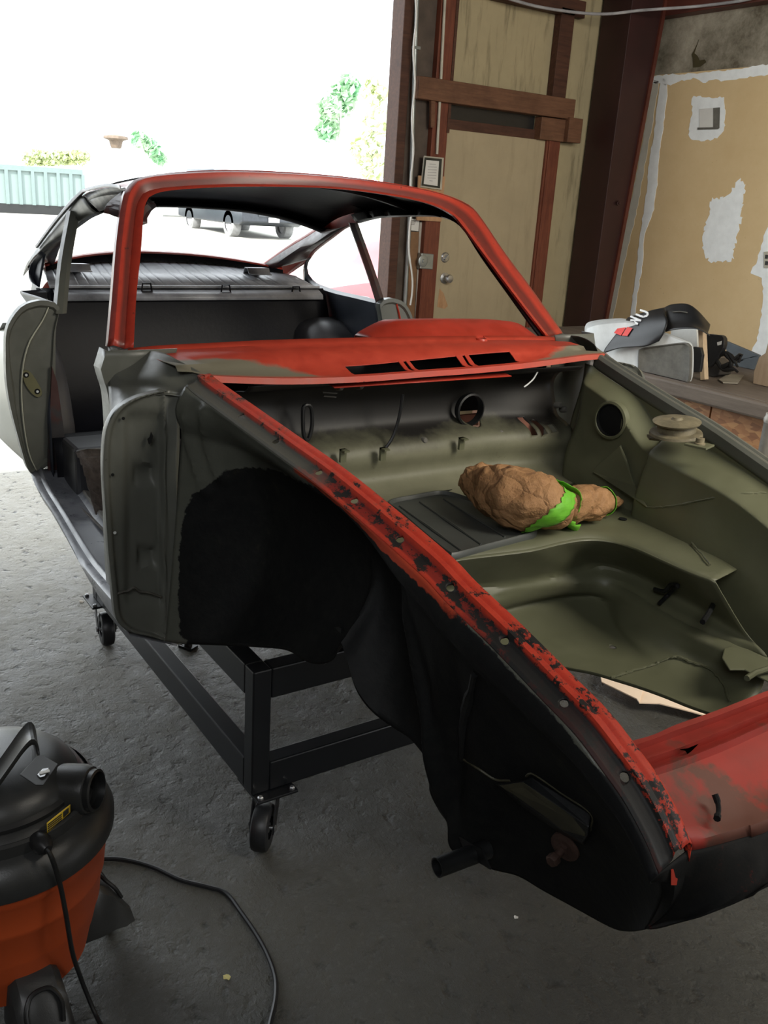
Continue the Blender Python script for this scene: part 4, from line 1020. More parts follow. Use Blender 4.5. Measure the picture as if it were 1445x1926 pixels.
# raised stiffener box, bolt and bracket on the nose side; placed on the sheet
def onside(px, py, lift=0.0):
    """point of the outer sheet seen at a pixel, lifted outward"""
    best = None
    for r in rowsO[::1]:
        for p in r[::2]:
            u_, v_ = proj(p); e = (u_ - px) ** 2 + (v_ - py) ** 2
            if best is None or e < best[0]: best = (e, p)
    q = best[1]; return A(px, py, 'y', q.y - lift)
M_blackgloss = simple('satin_black_undercoat', (0.010, 0.0105, 0.011), 0.42, 0, 0.4, 12, 0.3, 0.4, bscale=50)
M_litdust = simple('lit_dusty_olive_edge', (0.050, 0.046, 0.026), 0.6, 0, 0.4, 20)  # dusty olive with the stiffener's lit top edge put into the colour
B0 = [onside(x, y, 0.0) for x, y in [(930, 1474), (985, 1466), (1000, 1460), (1112, 1530), (1112, 1566), (1100, 1590), (1060, 1572), (985, 1520)]]
B1 = [onside(x, y, 0.030) for x, y in [(938, 1476), (984, 1470), (1000, 1484), (1108, 1558), (1106, 1572), (1096, 1586), (1056, 1562), (984, 1512)]]
b = Bm(); b.hexa(B0, B1); st_ = car('side_stiffener', b, M_blackgloss, smooth=False, bevel=0.003)
b = Bm(); b.poly([onside(x, y, 0.031) for x, y in [(942, 1477), (984, 1471), (1104, 1554), (1102, 1572), (1060, 1560), (1000, 1514)]], (0, -0.002, 0)); obj('stiffener_top', b, M_litdust, st_, smooth=False)
for pts in ([(870, 1427), (900, 1446), (932, 1466), (960, 1468)], [(990, 1460), (1004, 1456), (1060, 1494), (1112, 1530), (1110, 1562)]):
    b = Bm(); b.tube([onside(x, y, 0.002) for x, y in pts], 0.0022, 6, sm=20); obj('stiffener_flange', b, M_litdust, st_)
b = Bm(); b.tube([onside(x, y, 0.002) for x, y in [(893, 1268), (884, 1310), (872, 1360), (868, 1428)]], [0.006, 0.010, 0.008, 0.006], 8, sm=16); car('panel_ridge', b, M_blackgloss)
q = onside(1062, 1594, 0.012); ax = V(0.25, -0.95, -0.15).normalized()
b = Bm(); b.lathe([(0.026, -0.012), (0.026, 0.0), (0.018, 0.004), (0.0165, 0.004)], q, 20, ax); w_ = car('washer', b, M_rust)
b = Bm(); b.cyl(q, q + ax * 0.035, 0.0065, 10); b.lathe([(0.010, 0.026), (0.011, 0.028), (0.011, 0.038), (0.009, 0.041)], q, 6, ax); b.lathe([(0.011, 0.003), (0.011, 0.009)], q, 6, ax); obj('bolt', b, M_rust, w_)
# steering tube that sticks out under the nose side
a0 = A(892, 1606, 'y', -0.42); a1 = A(822, 1632, 'y', -0.50)
b = Bm(); ax = (a1 - a0); L_ = ax.length; b.lathe([(0.0175, -0.03), (0.0175, L_), (0.0150, L_), (0.0150, L_ - 0.05), (0.0, L_ - 0.05)], a0, 24, ax, caps=False); car('jacking_tube', b, M_blackgloss)
b = Bm(); b.poly([A(x, y, 'y', -0.425) for x, y in [(862, 1572), (905, 1598), (922, 1636), (876, 1606)]], (0, 0.004, 0)); car('tube_gusset', b, M_blackgloss, smooth=False)
# towing tab at the lower edge of the wheel house
b = Bm(); P = crom([A(x, y, 'y', -0.50) for x, y in [(598, 1190), (640, 1180), (636, 1205), (620, 1240), (604, 1250), (596, 1230)]], 24, True); b.poly(P, (0, 0.004, 0)); t_ = car('tow_tab', b, M_blackgloss, smooth=False)
q = A(614, 1193, 'y', -0.506); b = Bm(); b.lathe([(0.009, 0), (0.009, 0.004), (0.006, 0.006), (0, 0.006)], q, 12, V(0, -1, 0)); obj('bolt', b, M_dgray, t_)
# ---- closing panel in front of the door pillar (faces forward)
CPx = -0.56
CL = [(310, 735), (294, 739), (265, 746), (240, 757), (221, 771), (208, 791), (200, 815), (196, 866), (198, 925), (203, 998), (208, 1063), (213, 1108), (219, 1160), (232, 1180), (252, 1190), (285, 1197), (322, 1208), (340, 1210)]
outl = [A(x, y, 'x', CPx) for x, y in CL]
inr = [A(x, y, 'x', CPx) for x, y in [(345, 738), (340, 745), (338, 752), (336, 762), (335, 776), (334, 796), (334, 820), (333, 866), (333, 925), (335, 998), (337, 1063), (339, 1108), (341, 1150), (342, 1170), (343, 1185), (344, 1195), (345, 1205), (347, 1211)]]
nC = 60; oc = crom(outl, nC); ic = crom(inr, nC)
b = Bm(); R = [[p + V(-0.022, 0, 0) for p in oc], [p + V(-0.004, -0.001, 0) for p in oc], oc]
for k in range(1, 25):
    t = k / 24; r = []
    for i in range(nC):
        p = oc[i].lerp(ic[i], t); px, py = proj(p)
        dx = 0
        dx -= 0.010 * sstep(0.04, 0.10, t)                        # rolled rim then flat
        dx += 0.016 * (1 - sstep(0, 1, abs(px - 263) / 16 - 0.6)) * 0  
        for (cx_, cy_, w_, h_, d_) in ((277, 898, 26, 20, -0.012), (283, 1052, 22, 20, -0.012)):
            e = max(abs(px - cx_) / w_, abs(py - cy_) / h_); dx += d_ * (1 - sstep(0.55, 1.0, e))
        e = sstep(232, 250, px) * (1 - sstep(304, 312, px)) * sstep(772, 790, py) * (1 - sstep(1120, 1150, py)); dx -= 0.010 * e
        dx += 0.006 * (1 - sstep(0, 6, abs(px - 311))) 
        dx += 0.012 * sstep(318, 345, px)
        r.append(p + V(dx, 0, 0))
    R.append(r)
b.grid(loft(R, nC, 60)); cp = car('closing_panel', b, M_gray, thick=0.0018, off=0)
for x, y in ((232, 787), (212, 893), (216, 1002)):
    q = A(x, y, 'x', CPx - 0.002); b = Bm(); b.lathe([(0.0035, 0), (0.0034, 0.0008)], q, 10, V(1, 0, 0)); obj('bolt_hole', b, M_black if y < 900 else M_alloy, cp)
b = Bm(); b.tube([A(x, y, 'x', CPx - 0.004) + V(0, 0, random.uniform(-.002, .002)) for x, y in [(217, 1118), (230, 1114), (240, 1112), (252, 1106), (262, 1112), (275, 1114), (290, 1118), (303, 1122)]], 0.0028, 6, sm=30); obj('weld_bead', b, simple('dull_weld_bead', (0.10, 0.095, 0.08), 0.5, 0.2, 0.4, 60, 0.5), cp)
b = Bm(); P = [A(x, y, 'x', CPx - 0.006) for x, y in [(284, 812), (288, 820), (285, 832), (280, 836), (277, 826), (281, 822)]]; b.poly(P, (0.001, 0, 0)); obj('bare_spot', b, M_black, cp, smooth=False)
# mirrored closing panel on the far side
b = Bm(); b.grid(mirows(loft(R, nC, 20))); car('closing_panel', b, M_gray, thick=0.0018, off=0)

# ---- scuttle side: grey sheet between windscreen foot, rail and closing panel
r0 = [AF(x, y, ws) for x, y in [(203, 652), (222, 656), (245, 660)]] + [A(300, 662, 'x', -0.70), A(340, 680, 'x', -0.62)] + [RL[0] + V(-0.01, -0.008, 0.0)]
r1 = [A(x, y, 'x', v) for x, y, v in [(203, 690, -0.78), (222, 700, -0.74), (245, 706, -0.70), (300, 708, -0.62), (345, 715, -0.585), (392, 728, -0.53)]]
r2 = [A(x, y, 'x', v) for x, y, v in [(205, 735, -0.72), (222, 728, -0.70), (245, 735, -0.66), (300, 730, -0.60), (350, 738, -0.55), (400, 752, -0.50)]]
r3 = [A(x, y, 'x', v) for x, y, v in [(209, 820, -0.62), (222, 772, -0.60), (250, 758, -0.575), (300, 742, -0.565), (352, 750, -0.545), (405, 770, -0.47)]]
Rs = loft([r0, r1, r2, r3], 30, 24)
for sg in (-1, 1):
    b = Bm(); b.grid(Rs if sg < 0 else mirows(Rs)); car('scuttle_side_panel', b, M_gray, thick=0.0015, off=0)
# door hinge pillar behind it, with a folded tab at the top
for sg in (-1, 1):
    hp = [A(x, y, 'x', -0.74) for x, y in [(201, 660), (193, 686), (190, 692), (196, 715), (204, 742), (208, 790), (210, 860), (207, 960), (210, 1060), (213, 1108)]]
    if sg > 0: hp = mir(hp)
    b = Bm(); P = crom(hp, 40); b.grid([[p + V(-0.05, -sg * -0.0 + 0.0, 0) for p in P], P, [p + V(0.002, -sg * 0.06, 0) for p in P], [p + V(0.0, -sg * 0.16, 0) for p in P]]) 
    car('hinge_pillar', b, M_gray, thick=0.003, off=0)

# ---- luggage bulkhead behind the tank well
bk = [(-0.578, 0.872), (-0.60, 0.855), (-0.665, 0.84), (-0.69, 0.80), (-0.69, 0.745), (-0.675, 0.715), (-0.635, 0.70), (-0.61, 0.685), (-0.60, 0.655), (-0.61, 0.62), (-0.60, 0.595), (-0.56, 0.578), (-0.50, 0.572), (-0.44, 0.570)]
def bkrows():
    out = []
    for x, z in bk:
        r = []
        for i in range(41):
            y = -0.485 + 1.025 * i / 40
            xx = x + 0.03 * sstep(0.22, 0.5, abs(y)) * (1 if z < 0.8 else 0.4)
            r.append(V(xx, y, ZO + z))
        out.append(r)
    return out
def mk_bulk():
    k = N('sooty_shaded_olive_bulkhead'); xyz = k.sep(); n1 = k.noise(5, 7, 0.7); n2 = k.noise(30, 6, 0.7)
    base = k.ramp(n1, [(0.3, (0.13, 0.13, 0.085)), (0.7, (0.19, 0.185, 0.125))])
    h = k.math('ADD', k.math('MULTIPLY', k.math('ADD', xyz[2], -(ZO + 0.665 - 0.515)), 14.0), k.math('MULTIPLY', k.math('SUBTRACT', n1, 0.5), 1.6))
    c = k.mix(k.ramp(h, [(0.0, 0.0), (0.75, 1.0)]), base, (0.012, 0.011, 0.010))  # upper part darkened: soot, plus the cowl's shade put into the colour
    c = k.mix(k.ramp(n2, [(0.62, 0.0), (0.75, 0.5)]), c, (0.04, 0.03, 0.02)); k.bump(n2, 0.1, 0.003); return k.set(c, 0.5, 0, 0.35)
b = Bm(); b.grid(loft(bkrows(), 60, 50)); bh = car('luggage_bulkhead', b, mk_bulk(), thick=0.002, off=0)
c = Bm()
def bpt(x, y, X=-0.64): return A(x, y, 'x', X)
q = bpt(886, 771, -0.68); c.cyl(q + V(-0.06, 0, 0), q + V(0.06, 0, 0), 0.040, 24)
for x in (978, 994, 1012):
    y = 797 + (x - 978) * 0.18; q = bpt(x, y, -0.65); c.box(q + V(-0.07, -0.010, -0.018), q + V(0.07, 0.010, 0.018))
cut(bh, c)
for p_ in bh.data.polygons: p_.use_smooth = True
q = bpt(886, 771, -0.66); b = Bm(); b.lathe([(0.041, -0.02), (0.041, 0.004), (0.046, 0.002), (0.047, -0.006)], q, 28, V(1, 0, 0), caps=False); obj('round_opening_rim', b, M_blackgloss, bh)
# small pale things seen through the bulkhead slots: strip of the dash rail behind
b = Bm(); b.poly([A(x, y, 'x', -0.79) for x, y in [(962, 780), (1030, 786), (1030, 830), (962, 824)]], (-0.01, 0, 0)); obj('dash_rail', b, simple('dusty_pink_rail', (0.55, 0.24, 0.17), 0.6), bh, smooth=False); b = Bm(); b.poly([A(x, y, 'x', -0.79) for x, y in [(862, 782), (900, 778), (900, 800), (862, 800)]], (-0.01, 0, 0)); obj('dash_rail', b, simple('dusty_red_oxide_rail', (0.45, 0.17, 0.11), 0.6), bh, smooth=False)
# swages and studs on the bulkhead
b = Bm(); b.tube([bpt(x, y, -0.63) for x, y in [(572, 764), (585, 766), (587, 800), (580, 826), (572, 820), (570, 790)]], 0.005, 8, closed=True, sm=30); obj('pedal_slot', b, M_blackgloss, bh)
b = Bm(); b.tube([bpt(x, y, -0.655) for x, y in [(607, 738), (634, 740), (632, 747), (609, 745)]], 0.002, 6, closed=True); obj('name_plate_frame', b, M_dgray, bh)
for x, y in ((638, 728), (676, 726), (718, 852), (796, 828), (940, 815), (1050, 762), (1060, 770)):
    q = bpt(x, y, -0.62); b = Bm(); b.lathe([(0.009, -0.01), (0.009, 0.008), (0.006, 0.012), (0, 0.012)], q, 10, V(1, 0, 0.2)); obj('stud', b, M_dgray, bh)
b = Bm(); b.tube([bpt(x, y, -0.60) for x, y in [(758, 742), (752, 780), (740, 820), (724, 845)]], 0.004, 6, sm=16); obj('cable_stub', b, M_blackgloss, bh)
b = Bm(); b.tube([bpt(x, y, -0.585) for x, y in [(1012, 698), (1004, 712), (994, 722), (986, 728)]], 0.0022, 6, sm=12); obj('wire_stub', b, M_alloy, bh)
for x, y in ((720, 855), (645, 858), (1075, 850), (1100, 870), (868, 835)):
    q = A(x, y, 'x', -0.58); b = Bm(); b.box(q + V(-0.004, -0.008, -0.015), q + V(0.004, 0.008, 0.018)); b.box(q + V(-0.004, -0.008, 0.014), q + V(0.02, 0.008, 0.018)); obj('bracket', b, M_olive, bh, smooth=False)

# ---- platform (flat area in front of the bulkhead) and the tank well
Z0 = ZO + 0.572
rim_px = [(760, 1062), (820, 1056), (880, 1047), (940, 1040), (1000, 1032), (1060, 1018), (1105, 1012), (1150, 1016), (1195, 1030), (1240, 1050), (1290, 1072), (1345, 1092)]
R0 = crom([A(x, y, 'z', Z0) for x, y in rim_px], 60)
back = crom([V(-0.47, -0.44 + 0.93 * i / 7, Z0 - 0.002) for i in range(8)], 60)
back[-1] = V(-0.30, 0.50, Z0)
back = crom([V(-0.47, -0.46, Z0), V(-0.47, -0.2, Z0), V(-0.47, 0.1, Z0), V(-0.47, 0.40, Z0), V(-0.42, 0.48, Z0), V(-0.25, 0.46, Z0), V(-0.05, 0.40, Z0), V(0.16, 0.33, Z0 - 0.002)], 60)
b = Bm(); b.grid(loft([back, R0], 60, 8, False)); pf = car('luggage_platform', b, M_olive, thick=0.002)
PM = loft([mir(back), mir(R0)], 60, 8, False); kc = [j for j in range(60) if max(r[j].y for r in PM) < -0.10 and max(r[j].x for r in PM) < -0.13]
b = Bm(); b.grid([[r[j] + V(0, 0, -0.003) for j in kc] for r in PM]); obj('platform_side', b, M_olive, pf, thick=0.002)
rows = [R0, [p + V(0.004, 0, -0.004) for p in R0]]
R1 = crom([A(x, y, 'z', ZO + 0.47) for x, y in [(800, 1110), (880, 1100), (940, 1094), (1000, 1084), (1060, 1072), (1115, 1060), (1165, 1066), (1215, 1085), (1262, 1112), (1320, 1142), (1400, 1185)]], 60)
R2 = crom([A(x, y, 'z', ZO + 0.435) for x, y in [(800, 1160), (880, 1140), (955, 1118), (1020, 1106), (1080, 1098), (1125, 1094), (1165, 1102), (1210, 1128), (1262, 1160), (1330, 1192), (1450, 1240)]], 60)
R2b = crom([A(x, y, 'z', ZO + 0.425) for x, y in [(800, 1172), (880, 1150), (955, 1126), (1020, 1112), (1080, 1104), (1125, 1101), (1160, 1112), (1200, 1138), (1255, 1172), (1325, 1206), (1445, 1256)]], 60)
R3 = crom([A(x, y, 'z', ZO + 0.375) for x, y in [(800, 1195), (880, 1172), (955, 1150), (1010, 1136), (1065, 1127), (1110, 1126), (1142, 1140), (1170, 1180), (1215, 1212), (1310, 1244), (1430, 1300)]], 60)
R4 = crom([A(x, y, 'z', ZO + 0.352) for x, y in [(860, 1235), (920, 1215), (970, 1200), (1020, 1190), (1070, 1184), (1110, 1186), (1145, 1200), (1180, 1222), (1225, 1250), (1300, 1286), (1400, 1330)]], 60)
R5 = crom([A(x, y, 'z', ZO + 0.345) for x, y in [(930, 1262), (960, 1258), (1000, 1254), (1040, 1252), (1080, 1258), (1120, 1266), (1160, 1278), (1205, 1292), (1250, 1308), (1305, 1330), (1372, 1352)]], 60)
R6 = [p + V(-0.002, 0.0, -0.006) for p in R5]
TWR = loft(rows + [R1, [R1[i].lerp(R2[i], 0.75) for i in range(60)], [R1[i].lerp(R2[i], 0.9) + V(0, 0, -0.004) for i in range(60)], R2, R2b, [R2b[i].lerp(R3[i], 0.25) + V(0, 0, -0.008) for i in range(60)], R3, R4, [R4[i].lerp(R5[i], 0.85) + V(0, 0, -0.004) for i in range(60)], R5, R6], 60, 70)
def onrows(RW, px, py, lift=0.002):
    best = None
    for r in RW:
        for p in r:
            u_, v_ = proj(p); e = (u_ - px) ** 2 + (v_ - py) ** 2
            if best is None or e < best[0]: best = (e, p)
    return A(px, py, 'z', best[1].z + lift)
b = Bm(); b.grid(TWR); tw = car('tank_well', b, M_olive, thick=0.002, off=0)
c = Bm(); q = A(1153, 1213, 'z', ZO + 0.355); c.cyl(q - V(0, 0, 0.04), q + V(0, 0, 0.04), 0.0075, 14); cut(tw, c)
for p_ in tw.data.polygons: p_.use_smooth = True
def weld(pts, par, r=0.0035, mat=None):
    b = Bm(); P = crom(pts, max(20, len(pts) * 8)); P = [p + V(random.uniform(-.0015, .0015), random.uniform(-.0015, .0015), random.uniform(0, .002)) for p in P]
    b.tube(P, [r * random.uniform(0.6, 1.2) for _ in P], 6); return obj('weld_bead', b, mat or M_olive, par)
weld([onrows(TWR, x, y) for x, y in [(1150, 1275), (1190, 1262), (1230, 1250), (1270, 1236), (1300, 1246), (1335, 1258), (1360, 1285), (1372, 1320)]], tw)
# low cover panel with raised rim over the platform
cpx = [(728, 946), (780, 934), (822, 927), (850, 930), (905, 946), (960, 958), (1000, 968), (1010, 990), (1008, 1006), (985, 1013), (920, 1030), (862, 1046), (845, 1046), (800, 1010), (750, 966)]
P = [A(x, y, 'z', Z0 + 0.006) for x, y in cpx]; P = crom(P, 80, True)
b = Bm(); cc = sum(P, V(0, 0, 0)) / len(P)
ring = lambda k_, dz: [cc + (p - cc) * k_ + V(0, 0, dz) for p in P]
b.grid([ring(1.0, -0.006), ring(0.995, 0.004), ring(0.975, 0.008), ring(0.955, 0.008), ring(0.935, 0.002), ring(0.925, 0.0), ring(0.6, 0.0), ring(0.25, 0.0)], cu=True)
vs = [b.b.verts.new(p) for p in ring(0.25, 0.0)]; b.b.faces.new(vs)
M_cover = simple('slate_grey_cover_paint', (0.055, 0.06, 0.055), 0.42, 0, 0.2, 8, 0.05)
cv = car('well_cover', b, M_cover)
for x0, x1 in (((752, 952), (868, 1036)), ((790, 944), (905, 1024)), ((835, 938), (950, 1010))):
    b = Bm(); q0 = A(*x0, 'z', Z0 + 0.007); q1 = A(*x1, 'z', Z0 + 0.007); b.tube([q0, q0.lerp(q1, 0.5), q1], [0.0025, 0.004, 0.0025], 6, sm=10); obj('pressed_rib', b, M_cover, cv)
# platform details: hole, slots, upright brackets
for x, y, r in ((1172, 976, 0.010), (1044, 868, 0.009), (1006, 847, 0.006)):
    q = A(x, y, 'z', Z0 + 0.0025); b = Bm(); b.lathe([(r, 0), (r, 0.001)], q, 16); obj('platform_hole', b, M_black, pf)
b = Bm(); b.poly([A(x, y, 'z', Z0 + 0.002) for x, y in [(830, 925), (842, 912), (868, 893), (872, 897), (850, 922), (836, 928)]], (0, 0, 0.0012)); obj('drain_slot', b, M_black, pf, smooth=False)
for x, y, h in ((1072, 862, 0.045), (1092, 880, 0.035), (1092, 892, 0.02), (910, 842, 0.02), (868, 838, 0.015)):
    q = A(x, y, 'z', Z0); b = Bm(); b.box(q + V(-0.002, -0.009, 0), q + V(0.002, 0.009, h)); b.box(q + V(-0.002, -0.009, h - 0.002), q + V(0.016, 0.009, h)); obj('bracket', b, M_olive, pf, smooth=False)
b = Bm(); b.poly([A(x, y, 'z', ZO + 0.52) for x, y in [(1173, 1024), (1182, 1024), (1180, 1039), (1171, 1039)]], (0, 0, 0.003)); obj('bracket', b, simple('bare_light_tab', (0.35, 0.35, 0.27), 0.5), pf, smooth=False)
b = Bm(); b.tube([A(x, y, 'z', ZO + 0.50) for x, y in [(1352, 1072), (1365, 1066), (1374, 1070), (1362, 1088), (1350, 1120), (1335, 1150), (1322, 1170)]], 0.006, 8, sm=24); obj('hose_clip', b, M_blackgloss, pf)
b = Bm(); b.tube([onrows(TWR, x, y, 0.01) for x, y in [(1232, 1108), (1250, 1112), (1262, 1100), (1275, 1102), (1258, 1118), (1240, 1136)]], 0.005, 8, sm=24); obj('hose_clip', b, M_blackgloss, pf)

# ---- far inner wing side: strut tower, bulges and apron
def wallpt(x, v, z, d=0.0):
    """y of the far inner wall at (x,z); d = depth below the rail"""
    y = railY(x) - 0.012
    tow = sstep(-0.245, -0.185, x) * (1 - sstep(0.30, 0.70, x))
    k_ = sstep(-0.2, 0.12, x)
    d0 = lerp(0.020, 0.004, k_); w_ = lerp(0.050, 0.028, k_)
    tp = (0.105 * sstep(d0, d0 + w_, d) + 0.03 * sstep(0.05, 0.2, d)) * tow
    pod = (0.075 * sstep(-0.60, -0.50, x))
    dc = lerp(-0.005, 0.055, sstep(-0.46, -0.22, x) ** 2)
    pp = pod * sstep(dc, dc + 0.030, d) + 0.035 * sstep(0.10, 0.25, d)
    y -= max(tp, pp * (1 - sstep(-0.22, -0.17, x)), 0.03 * sstep(0.03, 0.2, d))
    return y
xs = [-0.60 + 1.36 * i / 180 for i in range(181)]
FR = rail_rows(1)[0]
rowsF = []
for k in range(90):
    t = (k / 89) ** 1.6; r = []
    for x in xs:
        zt_ = by_x(FR, [x])[0].z if x > FR[0].x else FR[0].z
        zb_ = Z0 - 0.004 if x < 0.0 else lerp(Z0 - 0.004, ZO + 0.40, sstep(0.0, 0.3, x))
        z = lerp(zt_, zb_, t); r.append(V(x, wallpt(x, t, z, zt_ - z), z))
    rowsF.append(r)
b = Bm(); b.grid(rowsF); fw_ = car('inner_wing_panel', b, M_olive, thick=0.0018, off=0)
fw_['label'] = 'olive inner wing panel with strut tower'
def onwall(px, py, lift=0.0):
    best = None
    for r in rowsF:
        for p in r:
            u_, v_ = proj(p); e = (u_ - px) ** 2 + (v_ - py) ** 2
            if best is None or e < best[0]: best = (e, p)
    q = best[1]; return A(px, py, 'y', q.y - lift)
# strut tower fittings
def disc(px, py, prof, mat, nm, par, up=V(0, -0.12, 1), yv=None, seg=28):
    q = A(px, py, 'y', yv) if yv else onwall(px, py, 0.0)
    b = Bm(); b.lathe(prof, q, seg, up); return obj(nm, b, mat, par)
ty = 0.42
M_cap = simple('stained_olive_metal', (0.17, 0.145, 0.09), 0.6, 0.1, 0.4, 30, 0.2)
disc(1272, 812, [(0.062, -0.006), (0.060, 0.0), (0.052, 0.003), (0.046, 0.003), (0.044, 0.018), (0.054, 0.022), (0.056, 0.026), (0.040, 0.031), (0.014, 0.031), (0.010, 0.036), (0, 0.036)], M_cap, 'strut_top_mount', fw_, yv=ty)
q = A(1316, 836, 'y', 0.40); b = Bm(); b.box(q + V(-0.026, -0.026, -0.004), q + V(0.026, 0.026, 0.001), Matrix.Rotation(0.3, 3, 'Z'), q); o = obj('mount_plate', b, M_olive, fw_, smooth=False, bevel=0.001)
b = Bm(); b.lathe([(0.013, 0.0), (0.013, 0.003), (0.010, 0.004), (0.010, 0.014), (0.004, 0.015), (0.004, 0.012)], q + V(0, 0, 0.001), 12, V(0, 0, 1)); obj('nut', b, M_cap, o)
q = A(1229, 822, 'y', 0.42); b = Bm(); b.box(q + V(-0.02, -0.012, -0.004), q + V(0.02, 0.012, 0.001), Matrix.Rotation(-0.7, 3, 'Z'), q); b.box(q + V(-0.012, -0.004, 0), q + V(0.012, 0.004, 0.012), Matrix.Rotation(-0.7, 3, 'Z'), q); obj('mount_plate', b, M_cap, fw_, smooth=False)
# round air opening in the rear bulge and pressed rim
q = onwall(1164, 792, 0.0); q = A(1150, 790, 'y', q.y - 0.006); ax = V(0.12, -0.99, 0.0).normalized()
b = Bm(); b.lathe([(0.050, -0.012), (0.047, 0.002), (0.040, 0.003), (0.038, -0.004), (0.0, -0.004)], q + ax * 0.004, 28, ax); o = obj('heater_duct_opening', b, M_black, fw_)
b = Bm(); b.lathe([(0.052, -0.012), (0.050, 0.003), (0.044, 0.005), (0.041, 0.001)], q + ax * 0.004, 28, ax, caps=False); obj('opening_rim', b, M_olive, o)
# gusset plate on the wall foot and weld seam
P = [onwall(x, y, 0.014) for x, y in [(1166, 838), (1124, 874), (1114, 888), (1150, 912), (1216, 954), (1192, 912), (1176, 860)]]
b = Bm(); b.poly(P, (0, 0.006, 0)); obj('gusset_plate', b, M_olive, fw_, smooth=False, bevel=0.002)
weld([onwall(x, y, 0.001) for x, y in [(1216, 954), (1245, 955), (1290, 948), (1340, 938), (1390, 930), (1440, 928)]], fw_, 0.003)
weld([onwall(x, y, 0.001) for x, y in [(1168, 838), (1178, 868), (1188, 900), (1200, 935), (1216, 954)]], fw_, 0.002)
weld([A(x, y, 'z', Z0 + 0.004) for x, y in [(1120, 884), (1160, 915), (1210, 952), (1260, 985), (1300, 1020), (1336, 1062)]], fw_, 0.0022)

# ---- side frame channel beside the tank well on the far side
ch = tw
b = Bm(); b.poly([A(x, y, 'z', ZO + 0.43) for x, y in [(1362, 1222), (1380, 1216), (1445, 1240), (1470, 1260), (1460, 1292), (1400, 1262), (1372, 1262), (1358, 1240)]], (0, 0, 0.004)); obj('channel_bracket', b, M_olive, ch, smooth=False, bevel=0.002)
b = Bm(); b.tube([A(x, y, 'z', ZO + 0.45) for x, y in [(1405, 1276), (1420, 1266), (1445, 1258), (1470, 1256)]], 0.006, 8); obj('channel_edge', b, M_olive, ch)

# ---- front cross panel (bonnet latch panel), red, and the black nose below
LP = [ [(1180, 1397, .525), (1230, 1383, .525), (1273, 1364, .525), (1350, 1337, .525), (1445, 1300, .525)],
       [(1186, 1404, .533), (1232, 1389, .533), (1276, 1372, .533), (1352, 1345, .533), (1445, 1309, .533)],
       [(1190, 1409, .530), (1234, 1393, .530), (1278, 1377, .530), (1354, 1350, .530), (1445, 1315, .530)],
       [(1208, 1430, .555), (1250, 1416, .555), (1290, 1402, .555), (1360, 1374, .555), (1445, 1339, .555)],
       [(1211, 1436, .552), (1252, 1422, .552), (1292, 1407, .552), (1362, 1380, .552), (1445, 1344, .552)],
       [(1222, 1450, .572), (1262, 1437, .572), (1302, 1422, .572), (1368, 1396, .572), (1445, 1362, .572)],
       [(1226, 1456, .572), (1266, 1443, .572), (1306, 1429, .572), (1372, 1403, .572), (1445, 1370, .572)],
       [(1244, 1484, .590), (1284, 1474, .592), (1324, 1460, .594), (1380, 1440, .596), (1445, 1412, .598)],
       [(1262, 1524, .618), (1300, 1518, .622), (1340, 1508, .626), (1390, 1494, .630), (1445, 1474, .634)],
       [(1276, 1556, .640), (1310, 1552, .645), (1350, 1544, .650), (1395, 1530, .655), (1445, 1512, .660)],
       [(1282, 1566, .650), (1315, 1562, .655), (1355, 1553, .660), (1400, 1540, .665), (1445, 1522, .670)],
       [(1290, 1582, .655), (1322, 1577, .661), (1362, 1566, .668), (1405, 1553, .674), (1445, 1540, .680)],
       [(1294, 1600, .657), (1326, 1594, .664), (1364, 1584, .672), (1407, 1572, .678), (1445, 1562, .684)] ]
lat = []
for ri_, row in enumerate(LP):
    P = [A(x, y, 'x', xx) + V(0, 0, {2: -0.006, 4: -0.006, 6: -0.005, 10: -0.004}.get(ri_, 0)) for x, y, xx in row]
    # continue symmetrically across the car
    e = P[-1]; P = P + [V(P[-1].x + 0.005, 0.0, P[-1].z + 0.001)] + [V(p.x, -p.y, p.z) for p in reversed(P)]
    lat.append(crom(P, 70))
M_latch = worn('faded_red_cross_panel', (0.38, 0.034, 0.022), (0.16, 0.062, 0.042), (0.02, 0.012, 0.01), under_edge=0.50, chip=0.66, rough=0.5, dirt=0.8, scale=11)
b = Bm(); b.grid([[p + V(0.0, 0, -0.03) for p in lat[0]]] + lat); lt = car('front_cross_panel', b, M_latch, thick=0.002, off=0)
b = Bm(); b.tube([A(x, y, 'x', xx) for x, y, xx in [(1345, 1494, .634), (1350, 1508, .641), (1352, 1524, .650), (1349, 1540, .660)]], [0.0045, 0.0035, 0.0035, 0.005], 8, sm=14); obj('worn_slot', b, M_black, lt)
b = Bm(); b.poly([A(x, y, 'x', .5625) + V(0.001, 0, 0.002) for x, y in [(1278, 1412), (1292, 1410), (1312, 1402), (1300, 1414), (1292, 1420), (1288, 1414)]], (0, 0, 0.001)); obj('paint_chip', b, M_black, lt, smooth=False)
# nose panel
NB = [(1214, 1748, .60), (1240, 1744, .63), (1272, 1735, .655), (1320, 1722, .685), (1360, 1709, .70), (1400, 1692, .71), (1445, 1668, .72)]
nb = [A(x, y, 'x', v) for x, y, v in NB]; nb = crom(nb + [V(0.74, 0.0, nb[-1].z)] + [V(p.x, -p.y, p.z) for p in reversed(nb)], 70)
nt_ = lat[-1]
b = Bm(); rr = [nt_, [p + V(0.003, 0, -0.006) for p in nt_]]
rr += [[nt_[i].lerp(nb[i], t) + V(0.02 * math.sin(math.pi * t), 0, 0) for i in range(70)] for t in (0.2, 0.4, 0.6, 0.8, 1.0)]
RN = loft(rr, 70, 26); wcol = crom([r[-1] for r in rowsO], 26)
b.grid([[wcol[k], wcol[k].lerp(RN[k][0], 0.5) + V(0.008, -0.004, 0) * math.sin(math.pi * k / 25)] + RN[k] for k in range(26)])
